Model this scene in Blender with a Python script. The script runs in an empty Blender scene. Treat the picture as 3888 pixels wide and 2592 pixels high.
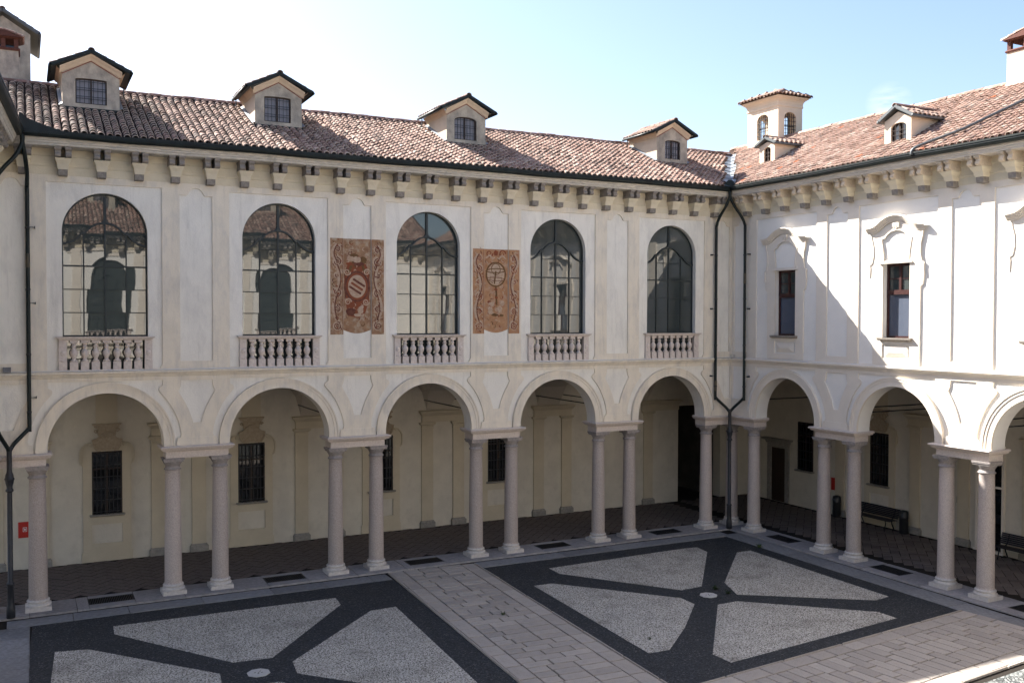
import bpy, math, random
import numpy as np
from mathutils import Vector, Matrix
from mathutils.geometry import tessellate_polygon
R = random.Random(7)
PI = math.pi
sc = bpy.context.scene
col = sc.collection

# ------------------------------------------------------------------ camera
CAMX, CAMY, CAMZ = -25.042, -29.822, 8.196
yaw, pitch, roll = .4728, .0231, .0018
cd = bpy.data.cameras.new('camera')
cam = bpy.data.objects.new('camera', cd)
col.objects.link(cam)
f = Vector((math.sin(yaw)*math.cos(pitch), math.cos(yaw)*math.cos(pitch), -math.sin(pitch)))
r_ = Vector((math.cos(yaw), -math.sin(yaw), 0))
u_ = r_.cross(f)
rr = math.cos(roll)*r_ + math.sin(roll)*u_
uu = -math.sin(roll)*r_ + math.cos(roll)*u_
cam.matrix_world = Matrix(((rr.x, uu.x, -f.x, CAMX), (rr.y, uu.y, -f.y, CAMY), (rr.z, uu.z, -f.z, CAMZ), (0, 0, 0, 1)))
cd.sensor_width = 36
cd.lens = 36*3632.4/3888
cd.clip_start = .1
cd.clip_end = 3000
sc.camera = cam

# ------------------------------------------------------------------ light
SUN = Vector((.54, -1, -.965)).normalized()        # direction the light travels
sl = bpy.data.lights.new('sun', 'SUN')
sl.energy = 4.3
sl.angle = math.radians(.53)
sl.color = (1, .955, .88)
so = bpy.data.objects.new('sun', sl)
so.rotation_euler = SUN.to_track_quat('-Z', 'Y').to_euler()
so.location = (-20, 30, 40)
col.objects.link(so)
w = bpy.data.worlds.new('World')
sc.world = w
w.use_nodes = True
wn = w.node_tree.nodes
wl = w.node_tree.links
bg = wn['Background']
sky = wn.new('ShaderNodeTexSky')
sky.sky_type = 'NISHITA'
sky.sun_disc = False
sky.sun_elevation = math.asin(-SUN.z)
sky.sun_rotation = math.atan2(-SUN.x, -SUN.y)
sky.altitude = 200
sky.air_density = 1.0
sky.dust_density = 1.8
sky.ozone_density = 2.5
# one faint wisp of cloud low over the east roof
CLOUD = (.7328, .6490, .2045)
tc = wn.new('ShaderNodeTexCoord')
nz = wn.new('ShaderNodeTexNoise')
nz.inputs['Scale'].default_value = 40
nz.inputs['Detail'].default_value = 6
mp = wn.new('ShaderNodeMapping')
mp.inputs['Scale'].default_value = (1, 1, 3.2)
wl.new(tc.outputs['Generated'], mp.inputs['Vector'])
wl.new(mp.outputs['Vector'], nz.inputs['Vector'])
cr = wn.new('ShaderNodeValToRGB')
cr.color_ramp.elements[0].position = .30
cr.color_ramp.elements[1].position = .70
wl.new(nz.outputs['Fac'], cr.inputs['Fac'])
mx = wn.new('ShaderNodeMix')
mx.data_type = 'RGBA'
mxs = wn.new('ShaderNodeMath')
mxs.operation = 'MULTIPLY'
mxs.inputs[1].default_value = .5
wl.new(cr.outputs['Color'], mxs.inputs[0])
vd = wn.new('ShaderNodeVectorMath')
vd.operation = 'DISTANCE'
wl.new(tc.outputs['Generated'], vd.inputs[0])
vd.inputs[1].default_value = CLOUD
vm = wn.new('ShaderNodeMapRange')
vm.inputs['From Min'].default_value = .022
vm.inputs['From Max'].default_value = .003
wl.new(vd.outputs['Value'], vm.inputs['Value'])
vx = wn.new('ShaderNodeMath')
vx.operation = 'MULTIPLY'
wl.new(mxs.outputs[0], vx.inputs[0])
wl.new(vm.outputs[0], vx.inputs[1])
wl.new(vx.outputs[0], mx.inputs[0])
wl.new(sky.outputs['Color'], mx.inputs[6])
mx.inputs[7].default_value = (6, 6.2, 6.4, 1)
wbal = wn.new('ShaderNodeMix')       # camera white balance of the sky, the same in every direction
wbal.data_type = 'RGBA'
wbal.blend_type = 'MULTIPLY'
wbal.inputs[0].default_value = 1
wbal.inputs[7].default_value = (1.0, .945, .935, 1)
wl.new(mx.outputs[2], wbal.inputs[6])
wl.new(wbal.outputs[2], bg.inputs['Color'])
bg.inputs['Strength'].default_value = .059
sc.view_settings.view_transform = 'Standard'
sc.view_settings.look = 'None'
sc.view_settings.gamma = 1
sc.view_settings.exposure = 2.3
sc.view_settings.use_curve_mapping = False
sc.render.engine = 'CYCLES'
sc.cycles.max_bounces = 8
sc.cycles.diffuse_bounces = 5
sc.cycles.glossy_bounces = 3
sc.cycles.use_denoising = True
sc.cycles.caustics_reflective = False
sc.cycles.caustics_refractive = False


# ------------------------------------------------------------------ materials
def mat(name, c, rough=.8, spec=.3, metal=0, var=0, vscale=3, bump=0, bscale=60, c2=None, stain=None, objrand=0, sy=1):
    m = bpy.data.materials.new(name)
    m.use_nodes = True
    n = m.node_tree.nodes
    l = m.node_tree.links
    b = n['Principled BSDF']
    b.inputs['Roughness'].default_value = rough
    b.inputs['Specular IOR Level'].default_value = spec
    b.inputs['Metallic'].default_value = metal
    b.inputs['Base Color'].default_value = (*c, 1)
    t = n.new('ShaderNodeTexCoord')
    src = None
    if var or c2:
        nz = n.new('ShaderNodeTexNoise')
        nz.inputs['Scale'].default_value = vscale
        nz.inputs['Detail'].default_value = 8
        nz.inputs['Roughness'].default_value = .62
        mpn = n.new('ShaderNodeMapping')
        mpn.inputs['Scale'].default_value = (1, 1, sy)
        l.new(t.outputs['Object'], mpn.inputs['Vector'])
        l.new(mpn.outputs['Vector'], nz.inputs['Vector'])
        cr = n.new('ShaderNodeValToRGB')
        cr.color_ramp.elements[0].position = .33
        cr.color_ramp.elements[1].position = .67
        cc = c2 or tuple(x*(1-var) for x in c)
        cr.color_ramp.elements[0].color = (*cc, 1)
        cr.color_ramp.elements[1].color = (*c, 1)
        l.new(nz.outputs['Fac'], cr.inputs['Fac'])
        src = cr.outputs['Color']
    if stain:
        for (sccol, scale, lo, hi, zs, amt) in stain:
            nz = n.new('ShaderNodeTexNoise')
            nz.inputs['Scale'].default_value = scale
            nz.inputs['Detail'].default_value = 10
            nz.inputs['Roughness'].default_value = .7
            mpn = n.new('ShaderNodeMapping')
            mpn.inputs['Scale'].default_value = (1, 1, zs)
            mpn.inputs['Location'].default_value = (R.random()*9, 3, 1)
            l.new(t.outputs['Object'], mpn.inputs['Vector'])
            l.new(mpn.outputs['Vector'], nz.inputs['Vector'])
            mr = n.new('ShaderNodeMapRange')
            mr.inputs['From Min'].default_value = lo
            mr.inputs['From Max'].default_value = hi
            mr.inputs['To Max'].default_value = amt
            l.new(nz.outputs['Fac'], mr.inputs['Value'])
            mx = n.new('ShaderNodeMix')
            mx.data_type = 'RGBA'
            l.new(mr.outputs[0], mx.inputs[0])
            if src:
                l.new(src, mx.inputs[6])
            else:
                mx.inputs[6].default_value = (*c, 1)
            mx.inputs[7].default_value = (*sccol, 1)
            src = mx.outputs[2]
    if objrand:
        oi = n.new('ShaderNodeObjectInfo')
        mr = n.new('ShaderNodeMapRange')
        mr.inputs['To Min'].default_value = 1-objrand
        mr.inputs['To Max'].default_value = 1+objrand
        l.new(oi.outputs['Random'], mr.inputs['Value'])
        mu = n.new('ShaderNodeMix')
        mu.data_type = 'RGBA'
        mu.blend_type = 'MULTIPLY'
        mu.inputs[0].default_value = 1
        cmb = n.new('ShaderNodeCombineColor')
        for i in range(3):
            l.new(mr.outputs[0], cmb.inputs[i])
        if src:
            l.new(src, mu.inputs[6])
        else:
            mu.inputs[6].default_value = (*c, 1)
        l.new(cmb.outputs[0], mu.inputs[7])
        src = mu.outputs[2]
    if src:
        l.new(src, b.inputs['Base Color'])
    if bump:
        nz = n.new('ShaderNodeTexNoise')
        nz.inputs['Scale'].default_value = bscale
        nz.inputs['Detail'].default_value = 5
        l.new(t.outputs['Object'], nz.inputs['Vector'])
        bp = n.new('ShaderNodeBump')
        bp.inputs['Strength'].default_value = bump
        bp.inputs['Distance'].default_value = .02
        l.new(nz.outputs['Fac'], bp.inputs['Height'])
        l.new(bp.outputs['Normal'], b.inputs['Normal'])
    return m


OCHRE = (.42, .34, .22)
M = {}
M['beige'] = mat('plaster_beige', (.78, .70, .575), .9, .1, var=.1, vscale=1.3, bump=.25, bscale=25,
                 stain=[((.44, .405, .35), 5, .52, .76, .10, .6), ((.50, .47, .44), 3, .47, .70, .35, .6), (OCHRE, 4.5, .62, .8, .8, .45)])
M['white'] = mat('plaster_white', (.81, .77, .69), .9, .1, var=.08, vscale=1.1, bump=.25, bscale=25,
                 stain=[((.46, .43, .38), 4.5, .54, .78, .10, .6), ((.54, .51, .47), 2.2, .47, .72, .4, .55), ((.55, .47, .36), 5, .62, .8, .7, .45)])
M['beigeB'] = mat('plaster_cream', (.75, .68, .585), .9, .1, var=.08, vscale=1.3, bump=.25, bscale=25,
                  stain=[(OCHRE, 4.5, .6, .82, .8, .35)])
M['whiteB'] = mat('plaster_pale', (.81, .78, .725), .9, .1, var=.06, vscale=1.1, bump=.25, bscale=25,
                  stain=[((.55, .47, .36), 4, .6, .8, .6, .4)])
M['frieze'] = mat('plaster_frieze', (.70, .62, .47), .9, .1, var=.13, vscale=2, bump=.3, bscale=25)
M['cornice'] = mat('weathered_cornice_stone', (.62, .57, .49), .9, .15, c2=(.44, .41, .36), vscale=5, bump=.4, bscale=40, sy=3,
                   stain=[((.13, .125, .12), 1.6, .6, .75, .3, .7)])
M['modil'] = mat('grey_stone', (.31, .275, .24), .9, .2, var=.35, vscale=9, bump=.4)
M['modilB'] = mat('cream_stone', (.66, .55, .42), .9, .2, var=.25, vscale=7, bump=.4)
M['granite'] = mat('pink_granite', (.52, .445, .40), .6, .35, c2=(.31, .265, .245), vscale=38, bump=.1, bscale=90,
                   stain=[((.30, .27, .25), 3, .5, .8, .3, .45)], objrand=.12)
M['marble'] = mat('pale_marble', (.58, .535, .50), .65, .35, c2=(.44, .41, .385), vscale=14, bump=.15, objrand=.05)
M['pinkstone'] = mat('pink_marble', (.64, .565, .505), .65, .3, c2=(.52, .445, .40), vscale=22, bump=.12)
M['capital'] = mat('dark_capital_stone', (.36, .32, .30), .75, .3, c2=(.24, .22, .21), vscale=14, bump=.2)
M['wallin'] = mat('arcade_plaster_grey', (.60, .555, .47), .9, .1, var=.12, vscale=1.5, bump=.2, bscale=20,
                  stain=[((.36, .33, .28), 3, .52, .75, .7, .4)])
M['ochre'] = mat('arcade_plaster_ochre', (.54, .475, .36), .9, .1, var=.12, vscale=1.5, bump=.2, bscale=20)
M['cartouche'] = mat('stucco_cartouche', (.42, .35, .26), .9, .1, c2=(.31, .25, .18), vscale=12)
M['vault'] = mat('vault_plaster', (.50, .45, .38), .9, .1, var=.1, vscale=1)
M['passage'] = mat('shade_darkened_plaster', (.12, .105, .09), .95, .1, var=.4, vscale=2)  # the passage's deep shade is put into this plaster colour
M['plinth'] = mat('grey_plinth_stone', (.30, .28, .25), .8, .2, var=.3, vscale=10, bump=.2)
M['iron'] = mat('dark_iron', (.018, .02, .024), .5, .4, var=.3, vscale=20)
M['copper'] = mat('green_black_copper', (.004, .006, .006), .5, .3, c2=(.010, .018, .017), vscale=4, sy=.4)
M['bronze'] = mat('brown_repair_metal', (.085, .06, .035), .5, .4, c2=(.05, .045, .03), vscale=9)
M['castiron'] = mat('cast_iron_post', (.022, .024, .03), .5, .45, var=.4, vscale=8)
M['winframe'] = mat('window_iron', (.014, .022, .024), .5, .4)
M['redwood'] = mat('dark_red_wood', (.05, .014, .012), .45, .4, var=.3, vscale=12)
M['brownwood'] = mat('brown_wood', (.035, .018, .012), .5, .4, var=.3, vscale=12)
M['dark'] = mat('dark_interior', (.012, .011, .01), .9, .1)
M['zinc'] = mat('zinc_flashing', (.26, .29, .32), .5, .4, metal=.2, var=.2, vscale=3)
M['leadgrey'] = mat('lead_grey_metal', (.10, .11, .115), .5, .5, metal=.3, var=.2, vscale=5)
M['dormer'] = mat('dormer_plaster_grey', (.47, .42, .34), .92, .1, c2=(.24, .22, .19), vscale=3.2, bump=.4, bscale=20, sy=.7)
M['dormside'] = mat('dormer_plaster_peach', (.66, .54, .40), .92, .1, var=.12, vscale=2.5, bump=.3, bscale=20,
                    stain=[((.34, .29, .24), 3.5, .55, .75, .5, .4)])
M['oxide'] = mat('oxide_red_line', (.22, .075, .05), .8, .2)
M['brick'] = mat('brick_red', (.13, .055, .042), .85, .2, c2=(.085, .038, .03), vscale=16, bump=.3, objrand=.15)
M['tower'] = mat('tower_plaster', (.69, .58, .45), .92, .1, var=.08, vscale=2, bump=.3, bscale=20,
                 stain=[((.36, .33, .29), 3, .58, .8, .5, .35)])
M['deck'] = mat('roof_underlay', (.06, .04, .032), .95, .1)
M['signred'] = mat('red_sign_paint', (.42, .018, .012), .5, .4, var=.1, vscale=9)
M['signwhite'] = mat('white_sign_paint', (.75, .75, .75), .5, .3)
M['plaquem'] = mat('grey_plaque_metal', (.13, .14, .15), .5, .5, metal=.3, var=.2, vscale=12)
M['benchw'] = mat('black_bench_wood', (.022, .02, .024), .5, .4, var=.3, vscale=10)
M['bin'] = mat('black_litter_bin', (.014, .015, .017), .45, .5)
M['pebdrain'] = mat('pale_drain_stone', (.47, .46, .45), .8, .2, var=.15, vscale=12)
M['weed'] = mat('weed_green', (.045, .07, .03), .7, .2, var=.4, vscale=30, objrand=.3)


def glass(name, c, ior, wav, wsc):
    m = mat(name, c, .015, .5)
    n = m.node_tree.nodes
    l = m.node_tree.links
    b = n['Principled BSDF']
    b.inputs['IOR'].default_value = ior
    t = n.new('ShaderNodeTexCoord')
    nz = n.new('ShaderNodeTexNoise')
    nz.inputs['Scale'].default_value = wsc
    nz.inputs['Detail'].default_value = 1
    l.new(t.outputs['Object'], nz.inputs['Vector'])
    bp = n.new('ShaderNodeBump')
    bp.inputs['Strength'].default_value = 1
    bp.inputs['Distance'].default_value = wav
    l.new(nz.outputs['Fac'], bp.inputs['Height'])
    l.new(bp.outputs['Normal'], b.inputs['Normal'])
    return m


M['glass'] = glass('window_glass', (.045, .054, .052), 1.75, .0013, 1.2)
M['glassd'] = glass('dark_window_glass', (.008, .008, .009), 1.45, .001, 2)
M['screen'] = mat('grey_blue_window_screen', (.085, .10, .135), .25, .5, var=.1, vscale=3)
M['dglass'] = glass('dusty_glass', (.20, .185, .20), 1.5, .001, 2)


def tile_material(name, ramp, moss, lip):
    m = bpy.data.materials.new(name)
    m.use_nodes = True
    n = m.node_tree.nodes
    l = m.node_tree.links
    b = n['Principled BSDF']
    b.inputs['Roughness'].default_value = .88
    b.inputs['Specular IOR Level'].default_value = .2
    at = n.new('ShaderNodeAttribute')
    at.attribute_name = 'tint'
    cr = n.new('ShaderNodeValToRGB')
    cr.color_ramp.interpolation = 'LINEAR'
    e = cr.color_ramp.elements
    while len(e) < len(ramp):
        e.new(.5)
    for i, (p, c) in enumerate(ramp):
        e[i].position = p
        e[i].color = (*c, 1)
    l.new(at.outputs['Fac'], cr.inputs['Fac'])
    t = n.new('ShaderNodeNewGeometry')
    nz = n.new('ShaderNodeTexNoise')
    nz.inputs['Scale'].default_value = 9
    nz.inputs['Detail'].default_value = 8
    nz.inputs['Roughness'].default_value = .7
    l.new(t.outputs['Position'], nz.inputs['Vector'])
    mr = n.new('ShaderNodeMapRange')
    mr.inputs['From Min'].default_value = .45
    mr.inputs['From Max'].default_value = .7
    mr.inputs['To Max'].default_value = .75
    l.new(nz.outputs['Fac'], mr.inputs['Value'])
    mx = n.new('ShaderNodeMix')
    mx.data_type = 'RGBA'
    l.new(mr.outputs[0], mx.inputs[0])
    l.new(cr.outputs['Color'], mx.inputs[6])
    mx.inputs[7].default_value = (*moss, 1)
    # pale lichen and mortar on the exposed tile ends
    at2 = n.new('ShaderNodeAttribute')
    at2.attribute_name = 'lip'
    mx2 = n.new('ShaderNodeMix')
    mx2.data_type = 'RGBA'
    l.new(at2.outputs['Fac'], mx2.inputs[0])
    l.new(mx.outputs[2], mx2.inputs[6])
    mx2.inputs[7].default_value = (*lip, 1)
    l.new(mx2.outputs[2], b.inputs['Base Color'])
    bp = n.new('ShaderNodeBump')
    bp.inputs['Strength'].default_value = .5
    bp.inputs['Distance'].default_value = .02
    l.new(nz.outputs['Fac'], bp.inputs['Height'])
    l.new(bp.outputs['Normal'], b.inputs['Normal'])
    return m


M['tileA'] = tile_material('old_clay_tile', [(0, (.06, .036, .03)), (.3, (.19, .105, .08)), (.6, (.36, .215, .17)), (1, (.50, .38, .31))],
                           (.11, .085, .07), (.60, .52, .43))
M['tileB'] = tile_material('warm_clay_tile', [(0, (.13, .09, .075)), (.3, (.26, .155, .12)), (.55, (.36, .235, .185)), (.8, (.42, .33, .27)), (.94, (.47, .39, .33)), (1, (.45, .14, .06))],
                           (.20, .165, .14), (.42, .34, .27))


def paving_material(name, c, c2, sp=30, orand=.12, bump=.25, stains=True):
    return mat(name, c, .85, .2, c2=c2, vscale=sp, bump=bump, bscale=50, objrand=orand,
               stain=[((c2[0]*.7, c2[1]*.7, c2[2]*.7), 2.5, .5, .75, 1, .5)] if stains else None)


M['pathstone'] = paving_material('path_granite', (.43, .385, .345), (.31, .275, .245))
M['slab'] = paving_material('grey_walk_slab', (.25, .25, .26), (.16, .16, .165), 9)
M['styl'] = paving_material('stylobate_slab', (.32, .30, .30), (.22, .21, .21), 9)
M['paver'] = paving_material('brown_arcade_paver', (.175, .145, .13), (.11, .09, .08), 12, .2)
M['joint'] = mat('dark_joint_sand', (.035, .03, .026), .95, .1, var=.3, vscale=20)
M['gardenground'] = mat('earth', (.12, .10, .08), .95, .1, var=.3, vscale=1)


def pebble_material(name, cols, scale, stretch, warp, dirt):
    m = bpy.data.materials.new(name)
    m.use_nodes = True
    n = m.node_tree.nodes
    l = m.node_tree.links
    b = n['Principled BSDF']
    b.inputs['Roughness'].default_value = .75
    b.inputs['Specular IOR Level'].default_value = .3
    t = n.new('ShaderNodeTexCoord')
    nd = n.new('ShaderNodeTexNoise')
    nd.inputs['Scale'].default_value = 1.1
    nd.inputs['Detail'].default_value = 3
    l.new(t.outputs['Object'], nd.inputs['Vector'])
    # pebble courses swing their direction in patches
    vr = n.new('ShaderNodeVectorRotate')
    vr.rotation_type = 'Z_AXIS'
    ma = n.new('ShaderNodeMath')
    ma.operation = 'MULTIPLY'
    ma.inputs[1].default_value = warp
    vs = n.new('ShaderNodeTexVoronoi')
    vs.inputs['Scale'].default_value = 2.2
    l.new(t.outputs['Object'], vs.inputs['Vector'])
    sp = n.new('ShaderNodeSeparateColor')
    l.new(vs.outputs['Color'], sp.inputs[0])
    l.new(sp.outputs[0], ma.inputs[0])
    l.new(t.outputs['Object'], vr.inputs['Vector'])
    l.new(ma.outputs[0], vr.inputs['Angle'])
    mp = n.new('ShaderNodeMapping')
    mp.inputs['Scale'].default_value = (1, stretch, 1)
    l.new(vr.outputs[0], mp.inputs['Vector'])
    vo = n.new('ShaderNodeTexVoronoi')
    vo.inputs['Scale'].default_value = scale
    l.new(mp.outputs[0], vo.inputs['Vector'])
    s2 = n.new('ShaderNodeSeparateColor')
    l.new(vo.outputs['Color'], s2.inputs[0])
    cr = n.new('ShaderNodeValToRGB')
    e = cr.color_ramp.elements
    while len(e) < len(cols):
        e.new(.5)
    for i, (p, c) in enumerate(cols):
        e[i].position = p
        e[i].color = (*c, 1)
    l.new(s2.outputs[1], cr.inputs['Fac'])
    mr = n.new('ShaderNodeMapRange')       # gaps between the stones are filled with dark sand
    mr.inputs['From Min'].default_value = .45
    mr.inputs['From Max'].default_value = .75
    l.new(vo.outputs['Distance'], mr.inputs['Value'])
    mx = n.new('ShaderNodeMix')
    mx.data_type = 'RGBA'
    l.new(mr.outputs[0], mx.inputs[0])
    l.new(cr.outputs[0], mx.inputs[6])
    mx.inputs[7].default_value = (*dirt, 1)
    mr2 = n.new('ShaderNodeMapRange')
    mr2.inputs['From Min'].default_value = .5
    mr2.inputs['From Max'].default_value = .75
    mr2.inputs['To Max'].default_value = .45
    l.new(nd.outputs['Fac'], mr2.inputs['Value'])
    mx3 = n.new('ShaderNodeMix')
    mx3.data_type = 'RGBA'
    l.new(mr2.outputs[0], mx3.inputs[0])
    l.new(mx.outputs[2], mx3.inputs[6])
    mx3.inputs[7].default_value = (*[x*1.6 for x in dirt], 1)
    l.new(mx3.outputs[2], b.inputs['Base Color'])
    bp = n.new('ShaderNodeBump')
    bp.invert = True
    bp.inputs['Strength'].default_value = .8
    bp.inputs['Distance'].default_value = .02
    l.new(vo.outputs['Distance'], bp.inputs['Height'])
    l.new(bp.outputs['Normal'], b.inputs['Normal'])
    return m


M['pebwhite'] = pebble_material('white_pebbles', [(0, (.34, .315, .275)), (.35, (.53, .50, .45)), (1, (.66, .63, .58))], 19, 2.2, 3.1, (.07, .062, .05))
M['pebdark'] = pebble_material('dark_pebbles', [(0, (.018, .021, .026)), (.75, (.042, .047, .055)), (.93, (.07, .075, .08)), (1, (.13, .13, .13))], 20, 1.8, 3.1, (.016, .017, .019))
M['pebsun'] = pebble_material('sun_lightened_pebbles', [(0, (.06, .07, .07)), (.6, (.16, .175, .17)), (1, (.42, .42, .41))], 13, 2.2, 3.1, (.03, .03, .03))  # dark pebbles in the sun, colour lightened to bounce more light


# ------------------------------------------------------------------ mesh builder
class MB:
    def __init__(s):
        s.v = []; s.f = []; s.sm = []; s.mi = []; s.cur = 0

    def add(s, vs, fs, smooth=False):
        o = len(s.v)
        s.v += [tuple(p) for p in vs]
        s.f += [tuple(i+o for i in q) for q in fs]
        s.sm += [smooth]*len(fs)
        s.mi += [s.cur]*len(fs)
        return s

    def box(s, x0, x1, y0, y1, z0, z1):
        return s.add([(x0, y0, z0), (x1, y0, z0), (x1, y1, z0), (x0, y1, z0), (x0, y0, z1), (x1, y0, z1), (x1, y1, z1), (x0, y1, z1)],
                     [(0, 3, 2, 1), (4, 5, 6, 7), (0, 1, 5, 4), (1, 2, 6, 5), (2, 3, 7, 6), (3, 0, 4, 7)])

    def plate(s, loops, v0, v1, back=False):
        """loops of (u, z): first the outline, then holes; front at v0, sides to v1"""
        allp = [p for lp in loops for p in lp]
        tr = tessellate_polygon([[Vector((p[0], p[1], 0)) for p in lp] for lp in loops])
        fr = []
        for a, b, c in tr:
            pa, pb, pc = allp[a], allp[b], allp[c]
            ar = (pb[0]-pa[0])*(pc[1]-pa[1]) - (pb[1]-pa[1])*(pc[0]-pa[0])
            if abs(ar) < 1e-10:
                continue
            fr.append((a, b, c) if ar > 0 else (a, c, b))
        s.add([(p[0], v0, p[1]) for p in allp], fr)
        if back:
            s.add([(p[0], v1, p[1]) for p in allp], [(a, c, b) for a, b, c in fr])
        for k, lp in enumerate(loops):
            n = len(lp)
            area = sum(lp[i][0]*lp[(i+1) % n][1]-lp[(i+1) % n][0]*lp[i][1] for i in range(n))
            ccw = area > 0
            flip = (not ccw) if k == 0 else ccw
            vs = [(p[0], v0, p[1]) for p in lp] + [(p[0], v1, p[1]) for p in lp]
            fs = []
            for i in range(n):
                j = (i+1) % n
                fs.append((i, n+i, n+j, j) if not flip else (i, j, n+j, n+i))
            s.add(vs, fs)
        return s

    def lathe(s, prof, cx=0, cy=0, seg=24, smooth=True, cap=False):
        vs = []; fs = []
        for (r, z) in prof:
            for k in range(seg):
                a = 2*PI*k/seg
                vs.append((cx+r*math.cos(a), cy+r*math.sin(a), z))
        for i in range(len(prof)-1):
            for k in range(seg):
                a, b = i*seg+k, i*seg+(k+1) % seg
                fs.append((a, b, b+seg, a+seg))
        if cap:
            fs.append(tuple(range((len(prof)-1)*seg, len(prof)*seg)))
        return s.add(vs, fs, smooth)

    def loft(s, secs, smooth=False):
        """secs: (z, x0, x1, y0, y1) rectangles bottom to top"""
        vs = []; fs = []
        for (z, x0, x1, y0, y1) in secs:
            vs += [(x0, y0, z), (x1, y0, z), (x1, y1, z), (x0, y1, z)]
        n = len(secs)
        for i in range(n-1):
            for k in range(4):
                a, b = i*4+k, i*4+(k+1) % 4
                fs.append((a, b, b+4, a+4))
        fs.append((0, 3, 2, 1))
        fs.append(tuple(range(4*n-4, 4*n)))
        return s.add(vs, fs, smooth)

    def tube(s, pts, r, seg=10, smooth=True, cap=True):
        pts = [Vector(p) for p in pts]
        vs = []; fs = []
        n = len(pts)
        up = Vector((0, 0, 1))
        prev = None
        for i, p in enumerate(pts):
            d = (pts[min(i+1, n-1)]-pts[max(i-1, 0)]).normalized()
            if prev is None:
                a = d.cross(up)
                if a.length < .1:
                    a = d.cross(Vector((1, 0, 0)))
            else:
                a = prev - d*prev.dot(d)
            a.normalize()
            prev = a
            b = d.cross(a)
            rad = r[i] if isinstance(r, (list, tuple)) else r
            for k in range(seg):
                t = 2*PI*k/seg
                vs.append(p + a*(rad*math.cos(t)) + b*(rad*math.sin(t)))
        for i in range(n-1):
            for k in range(seg):
                q, w2 = i*seg+k, i*seg+(k+1) % seg
                fs.append((q, w2, w2+seg, q+seg))
        if cap:
            fs.append(tuple(range(seg))[::-1])
            fs.append(tuple(range((n-1)*seg, n*seg)))
        return s.add(vs, fs, smooth)

    def sweep(s, prof, u0, u1, n=1, closed=True, wob=None, smooth=False):
        """profile of (v, z) carried along u; u0 and u1 may be functions of v (mitres)"""
        g0 = u0 if callable(u0) else (lambda v: u0)
        g1 = u1 if callable(u1) else (lambda v: u1)
        m = len(prof)
        vs = []; fs = []
        for i in range(n+1):
            t = i/n
            for (v, z) in prof:
                u = g0(v)*(1-t)+g1(v)*t
                dz = wob(u) if wob else 0
                vs.append((u, v, z+dz))
        for i in range(n):
            for k in range(m if closed else m-1):
                a, b = i*m+k, i*m+(k+1) % m
                fs.append((a, a+m, b+m, b))
        if closed:
            fs.append(tuple(range(m)))
            fs.append(tuple(range(n*m, n*m+m))[::-1])
        return s.add(vs, fs, smooth)

    def build(s, name, mats, parent=None, loc=None, rot=None, matrix=None):
        me = bpy.data.meshes.new(name)
        me.from_pydata(s.v, [], s.f)
        if not isinstance(mats, (list, tuple)):
            mats = [mats]
        for m in mats:
            me.materials.append(M[m] if isinstance(m, str) else m)
        me.polygons.foreach_set('use_smooth', s.sm)
        me.polygons.foreach_set('material_index', s.mi)
        me.update()
        o = bpy.data.objects.new(name, me)
        col.objects.link(o)
        if parent:
            o.parent = parent
        if loc:
            o.location = loc
        if rot:
            o.rotation_euler = rot
        if matrix is not None:
            o.matrix_local = matrix
        return o


def empty(name, loc=(0, 0, 0), rz=0, parent=None):
    o = bpy.data.objects.new(name, None)
    o.empty_display_size = .2
    col.objects.link(o)
    o.location = loc
    o.rotation_euler = (0, 0, rz)
    o.parent = parent
    return o


def tag(o, label=None, cat=None, group=None, kind=None):
    if label: o['label'] = label
    if cat: o['category'] = cat
    if group: o['group'] = group
    if kind: o['kind'] = kind
    return o


KIDS = {}


def kids(o):
    return [c for c in o.children]


def copy_tree(o, parent=None, loc=None, rot=None):
    c = o.copy()
    col.objects.link(c)
    c.parent = parent
    if loc is not None:
        c.location = loc
    if rot is not None:
        c.rotation_euler = rot
    for ch in kids(o):
        copy_tree(ch, c)
    return c


def inst(o, parent, loc, rot=None, scale=None):
    c = o.copy()
    col.objects.link(c)
    c.parent = parent
    c.location = loc
    if rot is not None: c.rotation_euler = rot
    if scale is not None: c.scale = scale
    return c


def arc(cx, cz, r, a0, a1, n):
    return [(cx+r*math.cos(math.radians(a0+(a1-a0)*i/n)), cz+r*math.sin(math.radians(a0+(a1-a0)*i/n))) for i in range(n+1)]


def ribbon(pts, wd):
    """closed outline of a line of points with width wd"""
    L = []; Rr = []
    n = len(pts)
    for i in range(n):
        a = pts[max(i-1, 0)]; b = pts[min(i+1, n-1)]
        dx, dz = b[0]-a[0], b[1]-a[1]
        d = math.hypot(dx, dz) or 1
        nx, nz_ = -dz/d, dx/d
        ww = wd[i] if isinstance(wd, (list, tuple)) else wd
        L.append((pts[i][0]+nx*ww/2, pts[i][1]+nz_*ww/2))
        Rr.append((pts[i][0]-nx*ww/2, pts[i][1]-nz_*ww/2))
    return L+Rr[::-1]


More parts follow.
